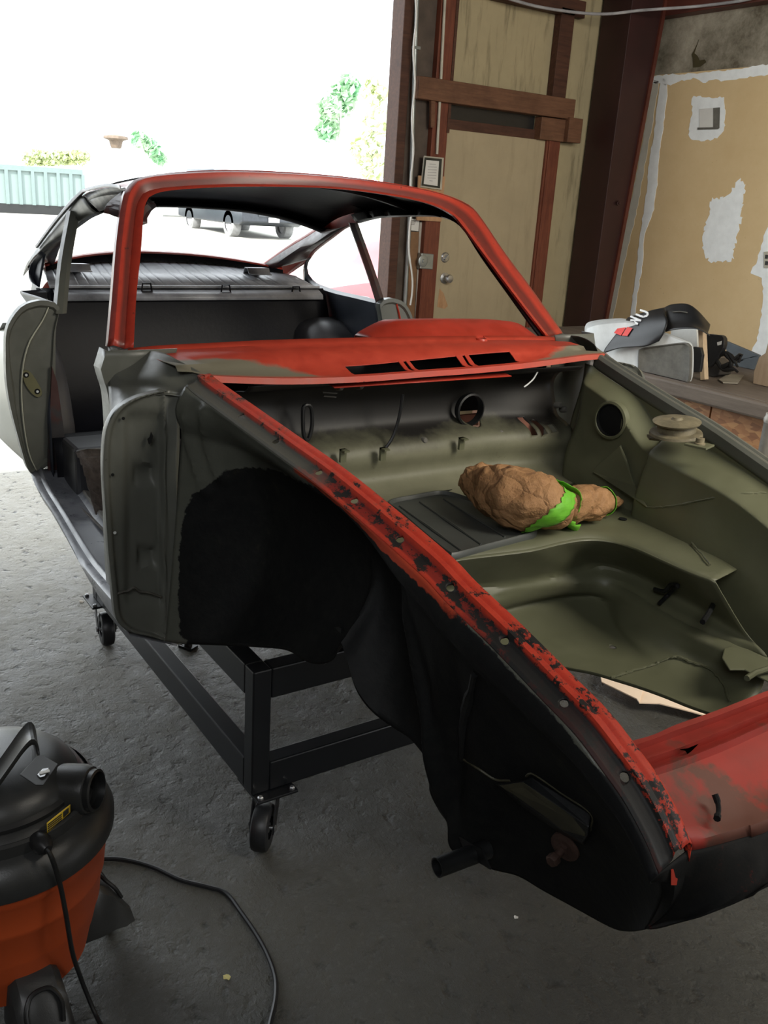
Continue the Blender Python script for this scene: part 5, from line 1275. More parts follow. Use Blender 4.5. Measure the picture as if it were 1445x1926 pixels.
def mk_nose():
    k = N('black_nose_paint_red_overspray'); n1 = k.noise(8, 6, 0.7); n2 = k.noise(60, 6, 0.75); xyz = k.sep()
    c = k.ramp(n1, [(0.4, (0.006, 0.0065, 0.0065)), (0.7, (0.014, 0.012, 0.010))])
    m_ = k.math('MULTIPLY', k.ramp(n2, [(0.54, 0.0), (0.62, 1.0)]), k.ramp(n1, [(0.5, 0.0), (0.62, 0.6)]))
    c = k.mix(m_, c, (0.22, 0.018, 0.012)); k.bump(n2, 0.2, 0.003); return k.set(c, 0.75, 0, 0.2)
np_ = car('nose_panel', b, mk_nose(), thick=0.002)
b = Bm(); b.poly([A(x, y, 'x', .664) for x, y in [(1262, 1636), (1266, 1634), (1270, 1650), (1274, 1652), (1272, 1664), (1262, 1664)]], (0.001, 0, 0)); obj('red_paint_mark', b, M_red, np_, smooth=False)
# floor of the luggage bay in front of the opening, far-side only visible as underside
b = Bm(); b.grid(mirows(rowsO[::3])); o = car('front_wheel_house', b, M_under, thick=0.0018, off=0); o.hide_render = False
add_attr(o, 'undercoat', lambda P: 20.0)
bpy.data.objects.remove(o, do_unlink=True)

# ================================================================== WRAPPED PART ON THE PLATFORM
def blob_axis(pts, rad, n=72, m=120, amp=0.010, fr=15, squash=0.95, seed=0):
    P4 = crom(pts, m); L = [0.0]
    for i in range(1, len(pts)): L.append(L[-1] + (pts[i] - pts[i - 1]).length)
    C_ = P4; rs = []
    for i in range(m):
        s_ = L[-1] * i / (m - 1); j = 0
        while j < len(L) - 2 and s_ > L[j + 1]: j += 1
        f = (s_ - L[j]) / (L[j + 1] - L[j]); f = f * f * (3 - 2 * f); rs.append(lerp(rad[j], rad[j + 1], f))
    rows = []
    for i in range(m):
        t = (C_[min(i + 1, m - 1)] - C_[max(i - 1, 0)]).normalized(); sx = t.cross(V(0, 0, 1)).normalized(); uz = sx.cross(t).normalized()
        r = []
        for k in range(n):
            a = 2 * math.pi * k / n; d_ = sx * math.cos(a) + uz * math.sin(a) * squash
            p = C_[i] + d_ * rs[i]
            q = p * fr; e = 0.9 - abs(mnoise.noise(q * 0.8 + V(seed, 0, 0))) * 1.5 - 0.9 * abs(mnoise.noise(q * 1.9)) - .4 * abs(mnoise.noise(q * 4.3))
            p = C_[i] + d_ * (rs[i] + amp * (e - 0.45) * min(1, rs[i] / 0.03))
            p.z = max(p.z, Z0 + (0.0125 if proj(p)[0] < 1012 else 0.003))
            r.append(p)
        rows.append(r)
    return rows
bst = [(880, 903, .05, .006), (886, 905, .06, .030), (905, 908, .075, .050), (940, 922, .080, .068), (980, 936, .082, .078), (1012, 942, .080, .076), (1036, 950, .066, .060), (1055, 950, .050, .034), (1076, 948, .055, .050), (1108, 945, .052, .049), (1130, 943, .042, .036), (1142, 942, .034, .014), (1156, 944, .032, .020), (1168, 944, .026, .008)]
bagc = [A(x, y, 'z', Z0 + h) for x, y, h, r in bst]
bagr = [r for x, y, h, r in bst]
bag = empty('wrapped_parcel', (bagc[3].x, bagc[3].y, Z0 + 0.004), 'brown paper wrapped part bound with bright green tape, lying in the front luggage bay', 'parcel')
b = Bm(); rows = blob_axis(bagc, bagr); b.grid(rows, cu=True); obj('paper_wrapping', b, M_paper, bag, auto=False)
def band(i0, i1, lift, slant=0):
    R = []
    for i in range(i0, i1 + 1):
        c_ = sum(rows[i], V(0, 0, 0)) / len(rows[i]); r = []
        n = len(rows[i])
        for k in range(n):
            ii = max(0, min(len(rows) - 1, i + int(round(slant * math.sin(2 * math.pi * k / n)))))
            p = rows[ii][k]; c2 = sum(rows[ii], V(0, 0, 0)) / n; r.append(c2 + (p - c2) * (1 + lift))
        R.append(r)
    b = Bm(); b.grid(R, cu=True); return b
def ixp(px):
    return min(range(len(rows)), key=lambda i: abs(proj(sum(rows[i], V(0, 0, 0)) / len(rows[i]))[0] - px))
obj('tape_band', band(ixp(1012), ixp(1032), 0.05, 5), M_tape, bag, auto=False, thick=0.001, off=1)
obj('tape_band', band(ixp(1046), ixp(1066), 0.28, -4), M_tape, bag, auto=False, thick=0.001, off=1)
obj('tape_band', band(ixp(1133), ixp(1145), 0.12, 0), M_tape, bag, auto=False, thick=0.001, off=1)

# ================================================================== CART
cart = empty('wheeled_cart', (-1.2, 0, 0), 'black square-tube dolly frame on casters carrying the body shell', 'cart')
YO, TW = 0.478, 0.05
XF, XR = -0.535, -1.90
ZL0, ZL1, ZU0, ZU1 = 0.16, 0.245, 0.43, 0.514
def crt(nm, lo, hi, bev=0.004): 
    b = Bm(); b.box(lo, hi); return obj(nm, b, M_cart, cart, smooth=False, bevel=bev)
for s in (-1, 1):
    ya, yb_ = sorted((s * YO, s * (YO - TW)))
    crt('lower_rail', (XR + TW, ya, ZL0), (XF - TW, yb_, ZL1)); crt('upper_rail', (XR + TW, ya, ZU0), (XF - TW, yb_, ZU1))
    for x1 in (XF, XR + TW): crt('corner_post', (x1 - TW, ya, ZL0), (x1, yb_, ZU1))
for x1 in (XF, XR + TW):
    crt('lower_crossbar', (x1 - TW, -YO + TW, ZL0), (x1, YO - TW, ZL1)); crt('upper_crossbar', (x1 - TW, -YO + TW, ZU0), (x1, YO - TW, ZU1))
for x_ in (-0.9, -1.5):
    for s in (-1, 1): crt('support_block', (x_ - 0.04, s * 0.30 - 0.04, ZU0), (x_ + 0.04, s * 0.30 + 0.04, ZO + 0.325))
    crt('support_crossbar', (x_ - TW / 2, -YO + TW, ZU0), (x_ + TW / 2, YO - TW, ZU1))
def caster(px, py, ang, nm='caster'):
    """px,py: corner plate centre; wheel swivelled by ang"""
    c = Vector((px, py, 0)); r = 0.0625; dirv = V(math.cos(ang), math.sin(ang), 0); axl = V(-math.sin(ang), math.cos(ang), 0)
    b = Bm(); b.box(c + V(-0.062, -0.058, 0.152), c + V(0.062, 0.058, 0.160)); pl_ = obj('caster_plate', b, M_cart, cart, smooth=False, bevel=0.002)
    for sx in (-1, 1):
        for sy in (-1, 1):
            b = Bm(); b.lathe([(0.008, 0.160), (0.008, 0.165), (0.005, 0.168), (0, 0.168)], c + V(sx * 0.05, sy * 0.045, 0), 6); obj('plate_bolt', b, M_steel, pl_)
    wc = c - dirv * 0.05 + V(0, 0, r)
    b = Bm(); b.lathe([(0.024, 0.142), (0.028, 0.152)], c, 16); 
    for s in (-1, 1):
        R = Matrix((dirv, axl, V(0, 0, 1))).transposed()
        pts = [(-0.030, 0.145), (0.028, 0.145), (-0.036, r - 0.012), (-0.064, r - 0.012), (-0.064, r + 0.012)]
        P = [c + R @ V(x, s * 0.029, z) for x, z in pts]; b.poly(P, axl * 0.003 * s)
    obj('fork', b, M_cart, cart, smooth=False)
    b = Bm(); b.lathe([(0.030, -0.021), (r - 0.012, -0.0235), (r - 0.003, -0.019), (r, -0.010), (r, 0.010), (r - 0.003, 0.019), (r - 0.012, 0.0235), (0.030, 0.021), (0.030, 0.008), (0.012, 0.008), (0.012, -0.008), (0.030, -0.008), (0.030, -0.017)], wc, 36, axl, caps=False)
    wh = obj('wheel', b, M_rubber, cart)
    b = Bm(); b.cyl(wc - axl * 0.036, wc + axl * 0.036, 0.006, 10); b.lathe([(0.009, 0.030), (0.009, 0.037)], wc, 6, axl); b.lathe([(0.009, -0.037), (0.009, -0.030)], wc, 6, axl); b.cyl(wc - axl * 0.018, wc + axl * 0.018, 0.013, 14); obj('axle_bolt', b, M_steel, wh)
caster(-0.565, -0.418, math.radians(141)); caster(-0.57, 0.418, math.radians(20))
caster(-1.855, -0.452, math.radians(-8 + 180)); caster(-1.86, 0.44, math.radians(160))

# ================================================================== SHOP VACUUM
vc = V(-0.39, -1.10, 0)
vac = empty('shop_vacuum', vc, 'orange and black drum shop vacuum on the floor at the lower left', 'vacuum cleaner')
def vv(nm, b, mat, **k): return obj(nm, b, mat, vac, **k)
b = Bm(); b.lathe([(0.0, 0.095), (0.145, 0.095), (0.156, 0.104), (0.168, 0.16), (0.172, 0.170), (0.182, 0.215), (0.186, 0.225), (0.192, 0.29), (0.198, 0.298), (0.1985, 0.306), (0.206, 0.370), (0.212, 0.378), (0.213, 0.395), (0.20, 0.405)], vc, 72); dm = vv('drum', b, M_orange)
b = Bm(); b.lathe([(0.214, 0.392), (0.221, 0.398), (0.222, 0.420), (0.217, 0.432), (0.205, 0.455), (0.192, 0.462), (0.178, 0.470), (0.176, 0.490), (0.168, 0.497), (0.158, 0.502), (0.156, 0.515), (0.148, 0.532), (0.130, 0.548), (0.10, 0.558), (0.06, 0.564), (0, 0.566)], vc, 72); lid = vv('motor_lid', b, M_vacblack)
b = Bm(); b.lathe([(0.157, 0.500), (0.164, 0.503), (0.164, 0.510), (0.156, 0.516)], vc, 60, caps=False); obj('lid_ring', b, M_vacdark, lid)
to = (CP - vc); to.z = 0; to.normalize(); sd = V(-to.y, to.x, 0)   # toward the camera, and to the right of it as seen
if sd.dot(RT) < 0: sd = -sd
# hose port on the right
pc = A(143, 1484, 'z', 0.505); pax = (to * 0.55 + sd * 0.85 + V(0, 0, 0.10)).normalized()
b = Bm(); b.lathe([(0.046, -0.10), (0.048, 0.015), (0.044, 0.030), (0.036, 0.033), (0.033, 0.030), (0.031, -0.02), (0, -0.02)], pc, 32, pax, caps=False); pt_ = obj('hose_port', b, M_vacblack, lid)
b = Bm(); b.lathe([(0.040, 0.030), (0.040, 0.042), (0.035, 0.044), (0.033, 0.030)], pc, 32, pax, caps=False); obj('port_collar', b, M_vacdark, pt_)
# carrying handle over the top
b = Bm(); hb = []
for i in range(16):
    t = i / 15; p = vc + sd * lerp(-0.16, 0.09, t) + to * lerp(-0.02, 0.02, t) + V(0, 0, 0.55 + 0.125 * math.sin(math.pi * min(1, t * 1.25 + 0.08)) ** 0.8 if t < .8 else 0.60 - (t - .8) * .35)
    hb.append(p)
hz = [AF(x, y, lambda P: (P - vc).dot(to) - 0.10, 0.5, 4) for x, y in [(-40, 1500), (-20, 1472), (0, 1446), (20, 1418), (40, 1390), (56, 1374), (66, 1378), (72, 1400), (69, 1436)]]
HZ = crom(hz, 40); prof_w = to * 0.03
rr = []
for p in HZ:
    rr.append(p)
b.grid([[p - prof_w + V(0, 0, -0.012) for p in HZ], [p - prof_w + V(0, 0, 0.0) for p in HZ], [p - prof_w * 0.5 + V(0, 0, -0.006) for p in HZ], [p + prof_w * 0.5 + V(0, 0, -0.006) for p in HZ], [p + prof_w + V(0, 0, 0.0) for p in HZ], [p + prof_w + V(0, 0, -0.012) for p in HZ]]); obj('handle', b, M_vacblack, lid, thick=0.008)
# switch recess
def onlid(px, py, rad=0.165, z=None): 
    f = lambda P: (P.x - vc.x) ** 2 + (P.y - vc.y) ** 2 - (0.158 - 16 * max(0, P.z - 0.51) ** 2) ** 2
    return AF(px, py, f, 0.5, 3)
P = [onlid(x, y) for x, y in [(36, 1458), (68, 1423), (80, 1421), (108, 1438), (80, 1478), (66, 1478)]]
b = Bm(); c_ = sum(P, V(0, 0, 0)) / 6; nrm = (c_ - (vc + V(0, 0, 0.45))).normalized(); b.poly([p + nrm * 0.000 for p in P], nrm * 0.006); sw = obj('switch_housing', b, simple('matte_black_plastic', (0.02, 0.02, 0.02), 0.75, 0, 0.1), lid, smooth=False, bevel=0.003)
P = [onlid(x, y) + nrm * 0.006 for x, y in [(66, 1460), (76, 1449), (90, 1447), (82, 1463), (72, 1466)]]; b = Bm(); b.poly(P, nrm * 0.007); rk = obj('rocker_switch', b, simple('glossy_black_plastic', (0.03, 0.03, 0.03), 0.12), sw, smooth=False, bevel=0.002)
q = onlid(80, 1456) + nrm * 0.0135; b = Bm(); b.box(q - V(0.003, 0.008, 0.0), q + V(0.003, 0.008, 0.002)); obj('switch_mark', b, M_white, rk, smooth=False)
# yellow warning label with dark print
def oncyl(px, py, r): return AF(px, py, lambda P: (P.x - vc.x) ** 2 + (P.y - vc.y) ** 2 - r * r, 0.5, 3)
def label(pts, mat, nm, par, r, t=0.001):
    (a, b_, c_, d_) = pts; rows_ = []
    for i in range(6):
        v = i / 5; rows_.append([oncyl(lerp(lerp(a[0], b_[0], u / 9), lerp(d_[0], c_[0], u / 9), v), lerp(lerp(a[1], b_[1], u / 9), lerp(d_[1], c_[1], u / 9), v), r) for u in range(10)])
    b = Bm(); b.grid(rows_); return obj(nm, b, mat, par, thick=t, off=0)
lb = label([(88, 1548), (132, 1513), (132, 1528), (89, 1567)], M_yellow, 'warning_label', lid, 0.187)
for i in range(4):
    y0 = 1550.5 + i * 3.8; label([(90, y0), (116, y0 - 20), (116, y0 - 18), (90, y0 + 2)], M_ink, 'label_text_line', lb, 0.188, 0.0006)
label([(119, 1527), (129, 1519), (129, 1529), (119, 1538)], M_ink, 'label_text_line', lb, 0.188, 0.0006)
# skirt band between label zone and rim
b = Bm(); b.lathe([(0.178, 0.45), (0.186, 0.452), (0.186, 0.488), (0.180, 0.492)], vc, 64, caps=False); obj('lid_band', b, M_vacblack, lid)
# cord outlet boot + cord
c_out = oncyl(75, 1583, 0.19); nd = (c_out - vc); nd.z = 0; nd.normalize()
b = Bm(); b.lathe([(0.017, -0.01), (0.019, 0.008), (0.015, 0.02), (0.008, 0.03)], c_out, 16, nd); obj('cord_boot', b, M_vacdark, lid)
cord = [c_out + nd * 0.025, A(95, 1612, 'y', c_out.y + 0.0) + nd * 0.03]
f1 = oncyl(112, 1660, 0.232); f2 = oncyl(124, 1720, 0.232); f3 = oncyl(136, 1790, 0.23)
cpts = [c_out + nd * 0.02, oncyl(96, 1610, 0.235), f1, f2, f3, A(152, 1840, 'z', 0.10), A(176, 1900, 'z', 0.02), A(196, 1940, 'z', 0.007)]
b = Bm(); b.tube(cpts, 0.0045, 8, sm=60); obj('power_cord', b, M_vacdark, vac)
# caster feet with accessory loops
def foot(ang, nm='caster_foot'):
    d_ = V(math.cos(ang), math.sin(ang), 0); s_ = V(-d_.y, d_.x, 0); R = Matrix((d_, s_, V(0, 0, 1))).transposed()
    b = Bm(); rr = []
    for u, wd, z0, z1 in ((0.13, 0.05, 0.055, 0.185), (0.180, 0.055, 0.05, 0.180), (0.215, 0.056, 0.05, 0.150), (0.240, 0.058, 0.045, 0.105), (0.262, 0.054, 0.045, 0.070)):
        rr.append([vc + R @ V(u, -wd, z0), vc + R @ V(u, -wd * 0.85, z1 - 0.015), vc + R @ V(u, -wd * 0.6, z1), vc + R @ V(u, wd * 0.6, z1), vc + R @ V(u, wd * 0.85, z1 - 0.015), vc + R @ V(u, wd, z0)])
    g = b.grid(rr, cu=True); b.b.faces.new(g[0]); b.b.faces.new(list(reversed(g[-1]))); ft = vv('caster_foot', b, M_vacblack, sub=0)
    b = Bm(); lp = [vc + R @ V(u, v, z) for u, v, z in ((0.243, -0.03, 0.105), (0.228, -0.033, 0.14), (0.212, -0.02, 0.163), (0.209, 0.0, 0.168), (0.212, 0.02, 0.163), (0.228, 0.033, 0.14), (0.243, 0.03, 0.105))]
    b.tube(lp, 0.0045, 8, sm=24); obj('hose_loop', b, M_vacdark, ft)
    b = Bm(); cw_ = vc + R @ V(0.225, 0, 0.022); b.lathe([(0.020, -0.009), (0.022, -0.005), (0.022, 0.005), (0.020, 0.009)], cw_, 18, s_); b.cyl(cw_ + V(0, 0, 0.0), cw_ + V(0, 0, 0.03), 0.006, 8); obj('small_wheel', b, M_vacdark, ft)
qa = A(232, 1668, 'z', 0.10) - vc; fa = math.atan2(qa.y, qa.x)
qb_ = oncyl(82, 1862, 0.235) - vc; fb = math.atan2(qb_.y, qb_.x)
print('FEET', math.degrees(fa), math.degrees(fb))
for a in (fa, fb, fb - (fa - fb), fa + math.pi * 0.6): foot(a)

# ================================================================== FLOOR ITEMS
P = [A(x, y, 'z', 0.006) for x, y in [(150, 1618), (200, 1615), (240, 1618), (290, 1632), (340, 1655), (390, 1668), (425, 1680), (455, 1718), (485, 1762), (505, 1800), (518, 1840), (518, 1880), (508, 1926), (500, 1960)]]
b = Bm(); b.tube(P, 0.0055, 8, sm=120); tag(obj('extension_cord', b, M_rubber), 'thin dark cord snaking over the floor from behind the shop vacuum', 'cord')
q = A(354, 1218, 'z', 0.0); b = Bm(); b.box(q + V(-0.03, -0.02, 0), q + V(0.03, 0.02, 0.010), Matrix.Rotation(0.5, 3, 'Z'), q); b.lathe([(0.016, 0.01), (0.012, 0.03), (0.006, 0.034)], q, 10); tag(obj('metal_fitting', b, M_vacdark, smooth=True), 'small dark metal fitting lying on the floor under the wheel house', 'fitting')
def card():
    t = empty('cardboard_piece', A(1230, 1300, 'z', 0.02), 'creased pale cardboard piece on the floor seen through the luggage bay opening', 'cardboard')
    a = [A(x, y, 'z', 0.05) for x, y in [(1128, 1262), (1132, 1284), (1198, 1316), (1202, 1322), (1210, 1300), (1200, 1288), (1160, 1262), (1140, 1255)]]
    b = Bm(); b.poly(a, (0, 0, 0.004)); obj('folded_flap', b, M_card, t, smooth=False)
    a = [A(x, y, 'z', 0.05) for x, y in [(1199, 1286), (1203, 1321), (1240, 1322), (1300, 1334), (1420, 1360), (1300, 1290), (1230, 1240)]]
    a = [V(p.x, p.y, 0.05 - 0.03 * sstep(0, 0.5, (p - a[0]).length)) for p in a]
    b = Bm(); b.poly(a, (0, 0, 0.004)); obj('main_sheet', b, M_card, t, smooth=False)
card()
for nm, lab, px, py, c_, s_ in (('paper_scrap', 'tiny yellowish scrap on the floor right of the shop vacuum', 427, 1838, (0.5, 0.45, 0.18), 0.010), ('paper_scrap', 'tiny white chip on the floor below the nose of the shell', 970, 1727, (0.7, 0.7, 0.68), 0.008), ('dry_leaf', 'small pale curled leaf on the floor beside the rear caster', 153, 1132, (0.42, 0.36, 0.28), 0.016)):
    q = A(px, py, 'z', 0.0); b = Bm(); n = 9
    pts = [q + V(math.cos(2 * math.pi * i / n) * s_ * random.uniform(0.4, 1.2), math.sin(2 * math.pi * i / n) * s_ * random.uniform(0.3, 1.0), 0.0005 + random.uniform(0, 0.003)) for i in range(n)]
    b.poly(pts, (0, 0, 0.001)); tag(obj(nm, b, simple(nm + '_colour', c_, 0.7), smooth=False), lab, 'scrap' if 'scrap' in nm else 'leaf')

# ================================================================== WORKBENCH AND WHAT IS ON IT
BZ = 0.872; BY = 2.27
bench = empty('workbench', (-1.5, 2.9, 0), 'dusty wooden workbench with a thick front edge against the tan wall', 'workbench')
M_bench = wood('dusty_bench_wood', (0.10, 0.080, 0.065), (0.17, 0.14, 0.115), 6, (0.6, 6, 6))
b = Bm(); b.box((-3.3, BY + 0.02, BZ - 0.05), (0.3, 3.4, BZ)); obj('bench_top', b, M_bench, bench, smooth=False, bevel=0.004)
b = Bm(); b.box((-3.3, BY - 0.03, BZ - 0.075), (0.3, BY + 0.02, BZ)); obj('front_edge_board', b, M_bench, bench, smooth=False, bevel=0.012)
for x0, x1 in ((-2.6, -1.42), (-1.41, -1.12), (-1.10, -0.3)):
    b = Bm(); b.box((x0, BY + 0.03, 0.04), (x1, BY + 0.05, BZ - 0.07)); obj('front_panel', b, M_osb, bench, smooth=False)
for x0 in (-3.2, -1.45, 0.2):
    for y0 in (BY + 0.06, 3.3): b = Bm(); b.box((x0, y0, 0), (x0 + 0.08, y0 + 0.08, BZ - 0.05)); obj('leg', b, M_woodh, bench, smooth=False)

def on(px, py, z=BZ): return A(px, py, 'z', z)
def up(P, e=0.002): return [V(p.x, p.y, max(p.z, BZ + e)) for p in P]
# aluminium tank with a grey stamped end panel
YT = 2.30
def ty_(x, y, o=0.0): return A(x, y, 'y', YT + o)
tb = crom([ty_(x, y) for x, y in [(1098, 634), (1100, 619), (1112, 611), (1150, 606), (1190, 606), (1240, 622), (1285, 640), (1297, 645), (1302, 660), (1301, 705), (1295, 720), (1284, 722), (1245, 712), (1204, 700), (1160, 690), (1112, 668), (1100, 655)]], 70, True)
tb = [V(p.x, p.y, max(p.z, BZ + 0.002)) for p in tb]
tank = empty('aluminium_tank', (sum(p.x for p in tb) / 70, YT + 0.14, BZ + 0.002), 'bare aluminium tank with a dirty grey stamped end lying on the workbench', 'tank')
cc = sum(tb, V(0, 0, 0)) / 70
def scp(P, k, dy): c_ = sum(P, V(0, 0, 0)) / len(P); return [V(c_.x + (p.x - c_.x) * k, p.y + dy, max(BZ + 0.002, c_.z + (p.z - c_.z) * k)) for p in P]
bkv = [p + V(-0.20, 0.0, 0) for p in scp(tb, 0.90, 0.17)]
b = Bm(); b.grid([scp(tb, 0.95, 0.0), scp(tb, 1.0, 0.012), bkv], cu=True)
for P in (scp(tb, 0.95, 0.0), bkv): b.b.faces.new([b.b.verts.new(p) for p in P])
obj('tank_body', b, M_alloy, tank)
fp = crom([ty_(x, y, -0.004) for x, y in [(1203, 699), (1201, 690), (1202, 662), (1208, 655), (1245, 649), (1285, 644), (1297, 648), (1301, 660), (1299, 712), (1292, 721), (1282, 721), (1240, 710)]], 50, True)
b = Bm(); b.grid([scp(fp, 1.0, 0.006), scp(fp, 1.0, -0.004), scp(fp, 0.95, -0.006), scp(fp, 0.88, 0.001), scp(fp, 0.4, 0.0)], cu=True); b.b.faces.new([b.b.verts.new(p) for p in scp(fp, 0.4, 0.0)])
obj('stamped_end', b, M_dgray, tank)
# mud flap draped over the tank
mf = empty('mud_flap', A(1230, 620, 'y', 2.4), 'black rubber mud flap with white and red print draped over the aluminium tank', 'mud flap')
yl = 2.285
M1 = [[(1181, 598), (1205, 590), (1230, 583), (1250, 579)], [(1168, 617), (1192, 608), (1222, 600), (1252, 592)], [(1152, 638), (1180, 630), (1215, 622), (1256, 606)], [(1138, 657), (1170, 650), (1212, 643), (1250, 625)], [(1137, 664), (1170, 654), (1212, 652), (1240, 642)]]
dep = [0.10, 0.03, -0.01, -0.025, -0.03]
def mfp(x, y, v): return A(x, y, 'y', yl + v)
rowsM = [[mfp(x, y, dep[i] + 0.02 * (j == 3)) for j, (x, y) in enumerate(r)] for i, r in enumerate(M1)]
RM = loft(rowsM, 30, 24)
b = Bm(); b.grid(RM); obj('printed_flap', b, M_rubber, mf, thick=0.004, off=0)
M2 = [[(1250, 579), (1264, 573), (1292, 572), (1312, 584), (1336, 611)], [(1252, 590), (1266, 586), (1294, 590), (1314, 600), (1334, 620)], [(1256, 606), (1270, 606), (1296, 608), (1312, 614), (1332, 626)], [(1252, 624), (1268, 620), (1294, 618), (1316, 620), (1336, 632)]]
b = Bm(); b.grid(loft([[mfp(x, y, 0.16 - 0.05 * i) for x, y in r] for i, r in enumerate(M2)], 30, 20)); obj('folded_flap', b, M_rubber, mf, thick=0.004, off=0)
b = Bm(); b.tube([mfp(x, y, 0.10) for x, y in [(1266, 587), (1280, 586), (1293, 588)]], 0.003, 6, sm=8); obj('flap_ridge', b, M_dgray, mf)
def onflap(x, y, l=0.010):
    best = None
    for r in RM:
        for p in r:
            u_, v_ = proj(p); e = (u_ - x) ** 2 + (v_ - y) ** 2
            if best is None or e < best[0]: best = (e, p)
    return A(x, y, 'y', best[1].y - l)
def flapshape(polys, mat, nm):
    b = Bm()
    for pl in polys: b.poly([onflap(x, y) for x, y in pl], (0, 0.0015, 0))
    return obj(nm, b, mat, mf, smooth=False)
M_wprint = simple('white_print', (0.85, 0.86, 0.86), 0.6, 0, 0.03); M_rprint = simple('red_print', (0.70, 0.03, 0.02), 0.5, 0, 0.05)
flapshape([[(1166, 612), (1178, 615), (1168, 631), (1155, 626)], [(1180, 615), (1190, 617), (1180, 632), (1170, 631)]], M_rprint, 'red_logo_block')
def stroke(pts, wd):
    out = []
    for (x0, y0), (x1, y1) in zip(pts[:-1], pts[1:]):
        L = math.hypot(x1 - x0, y1 - y0); nx, ny = -(y1 - y0) / L * wd, (x1 - x0) / L * wd
        out.append([(x0 + nx, y0 + ny), (x1 + nx, y1 + ny), (x1 - nx, y1 - ny), (x0 - nx, y0 - ny)])
    return out
# letters W and U with two dots, reading up the flap
flapshape(stroke([(1178, 607), (1200, 609)], 1.7) + stroke([(1200, 609), (1186, 602)], 1.6) + stroke([(1186, 602), (1206, 603)], 1.6) + stroke([(1206, 603), (1186, 595)], 1.7), M_wprint, 'letter_w')
flapshape(stroke([(1196, 591), (1210, 596), (1217, 594), (1219, 589), (1214, 586), (1204, 583)], 1.8), M_wprint, 'letter_u')
# boards and dark parts beside the tank
def flat(name, px, y, t, mat, label, cat, grp=None, sm=False):
    b = Bm(); b.poly(up([A(a, c, 'y', y) for a, c in px]), (0, t, 0)); return tag(obj(name, b, mat, smooth=sm, bevel=0.002), label, cat, grp)
flat('wooden_board', [(1313, 620), (1322, 618), (1326, 714), (1317, 718)], 2.40, 0.03, M_ply, 'pale plywood board standing on edge right of the aluminium tank', 'board')
b = Bm(); b.poly(up([A(x, y, 'y', 2.625) for x, y in [(1262, 618), (1310, 618), (1314, 700), (1300, 702), (1297, 650), (1262, 645)]]), (0, 0.02, 0)); tag(obj('metal_cover', b, M_alloy, smooth=False), 'grey sheet metal cover leaning behind the tank under the mud flap', 'cover')
b = Bm(); b.poly([A(x, y, 'y', 2.36) for x, y in [(1304, 652), (1318, 654), (1321, 668), (1318, 690), (1316, 700), (1302, 700)]], (0, 0.02, 0)); tag(obj('rubber_block', b, M_rubber, smooth=False, bevel=0.003), 'small black rubber block wedged between tank and plywood board', 'block')
P = crom([A(x, y, 'y', 2.50) for x, y in [(1326, 634), (1345, 630), (1358, 632), (1362, 640), (1360, 655), (1352, 668), (1345, 678), (1328, 690)]], 30, True)
b = Bm(); b.poly(P, (0, 0.03, 0)); br = obj('black_bracket', b, M_rubber, smooth=False, bevel=0.003)
tag(br, 'curved black bracket with a light slot standing right of the plywood board', 'bracket')
b = Bm(); b.poly([A(x, y, 'y', 2.498) for x, y in [(1349, 644), (1358, 641), (1357, 648), (1350, 650)]], (0, 0.001, 0)); obj('light_slot', b, M_alloy, br, smooth=False)
b = Bm(); b.poly(up([A(x, y, 'y', 2.56) for x, y in [(1325, 676), (1340, 674), (1356, 690), (1352, 705), (1340, 722), (1326, 720)]]), (0, 0.10, 0)); tag(obj('dark_housing', b, simple('dark_housing_metal', (0.045, 0.042, 0.04), 0.5), smooth=False, bevel=0.004), 'dark metal housing on the bench below the black bracket', 'housing')
b = Bm()
for pts in ([(1352, 668), (1368, 664), (1380, 676), (1388, 690)], [(1360, 690), (1372, 684), (1388, 672), (1394, 668), (1390, 682)], [(1350, 680), (1362, 696), (1380, 694), (1388, 700)], [(1366, 666), (1376, 680), (1370, 696)]):
    b.tube([A(x, y, 'y', 2.52) for x, y in pts], [0.012, 0.009, 0.012, 0.006], 8, sm=14)
tag(obj('throttle_linkage', b, M_blackgloss), 'tangle of black metal linkage arms lying on the bench', 'linkage')
b = Bm(); b.poly([on(x, y, BZ + 0.003) for x, y in [(1352, 716), (1368, 706), (1399, 707), (1388, 722), (1360, 721)]], (0, 0, 0.006)); tag(obj('paper_sheet', b, simple('dusty_paper', (0.22, 0.20, 0.16), 0.8), smooth=False), 'small dusty paper lying at the right of the black housing', 'paper')
flat('painted_board', [(1362, 640), (1428, 668), (1410, 734), (1350, 734), (1372, 690)], 3.0, 0.02, simple('slate_blue_board', (0.070, 0.085, 0.10), 0.6), 'slate blue board leaning behind the parts on the bench', 'board')
flat('tall_plank', [(1446, 640), (1440, 664), (1428, 672), (1418, 700), (1412, 745), (1470, 748), (1470, 640)], 2.62, 0.03, wood('sandy_plank_wood', (0.30, 0.22, 0.15), (0.40, 0.31, 0.22), 8, (6, 6, 0.6)), 'sandy plank standing on the bench at the right edge of the frame', 'plank')
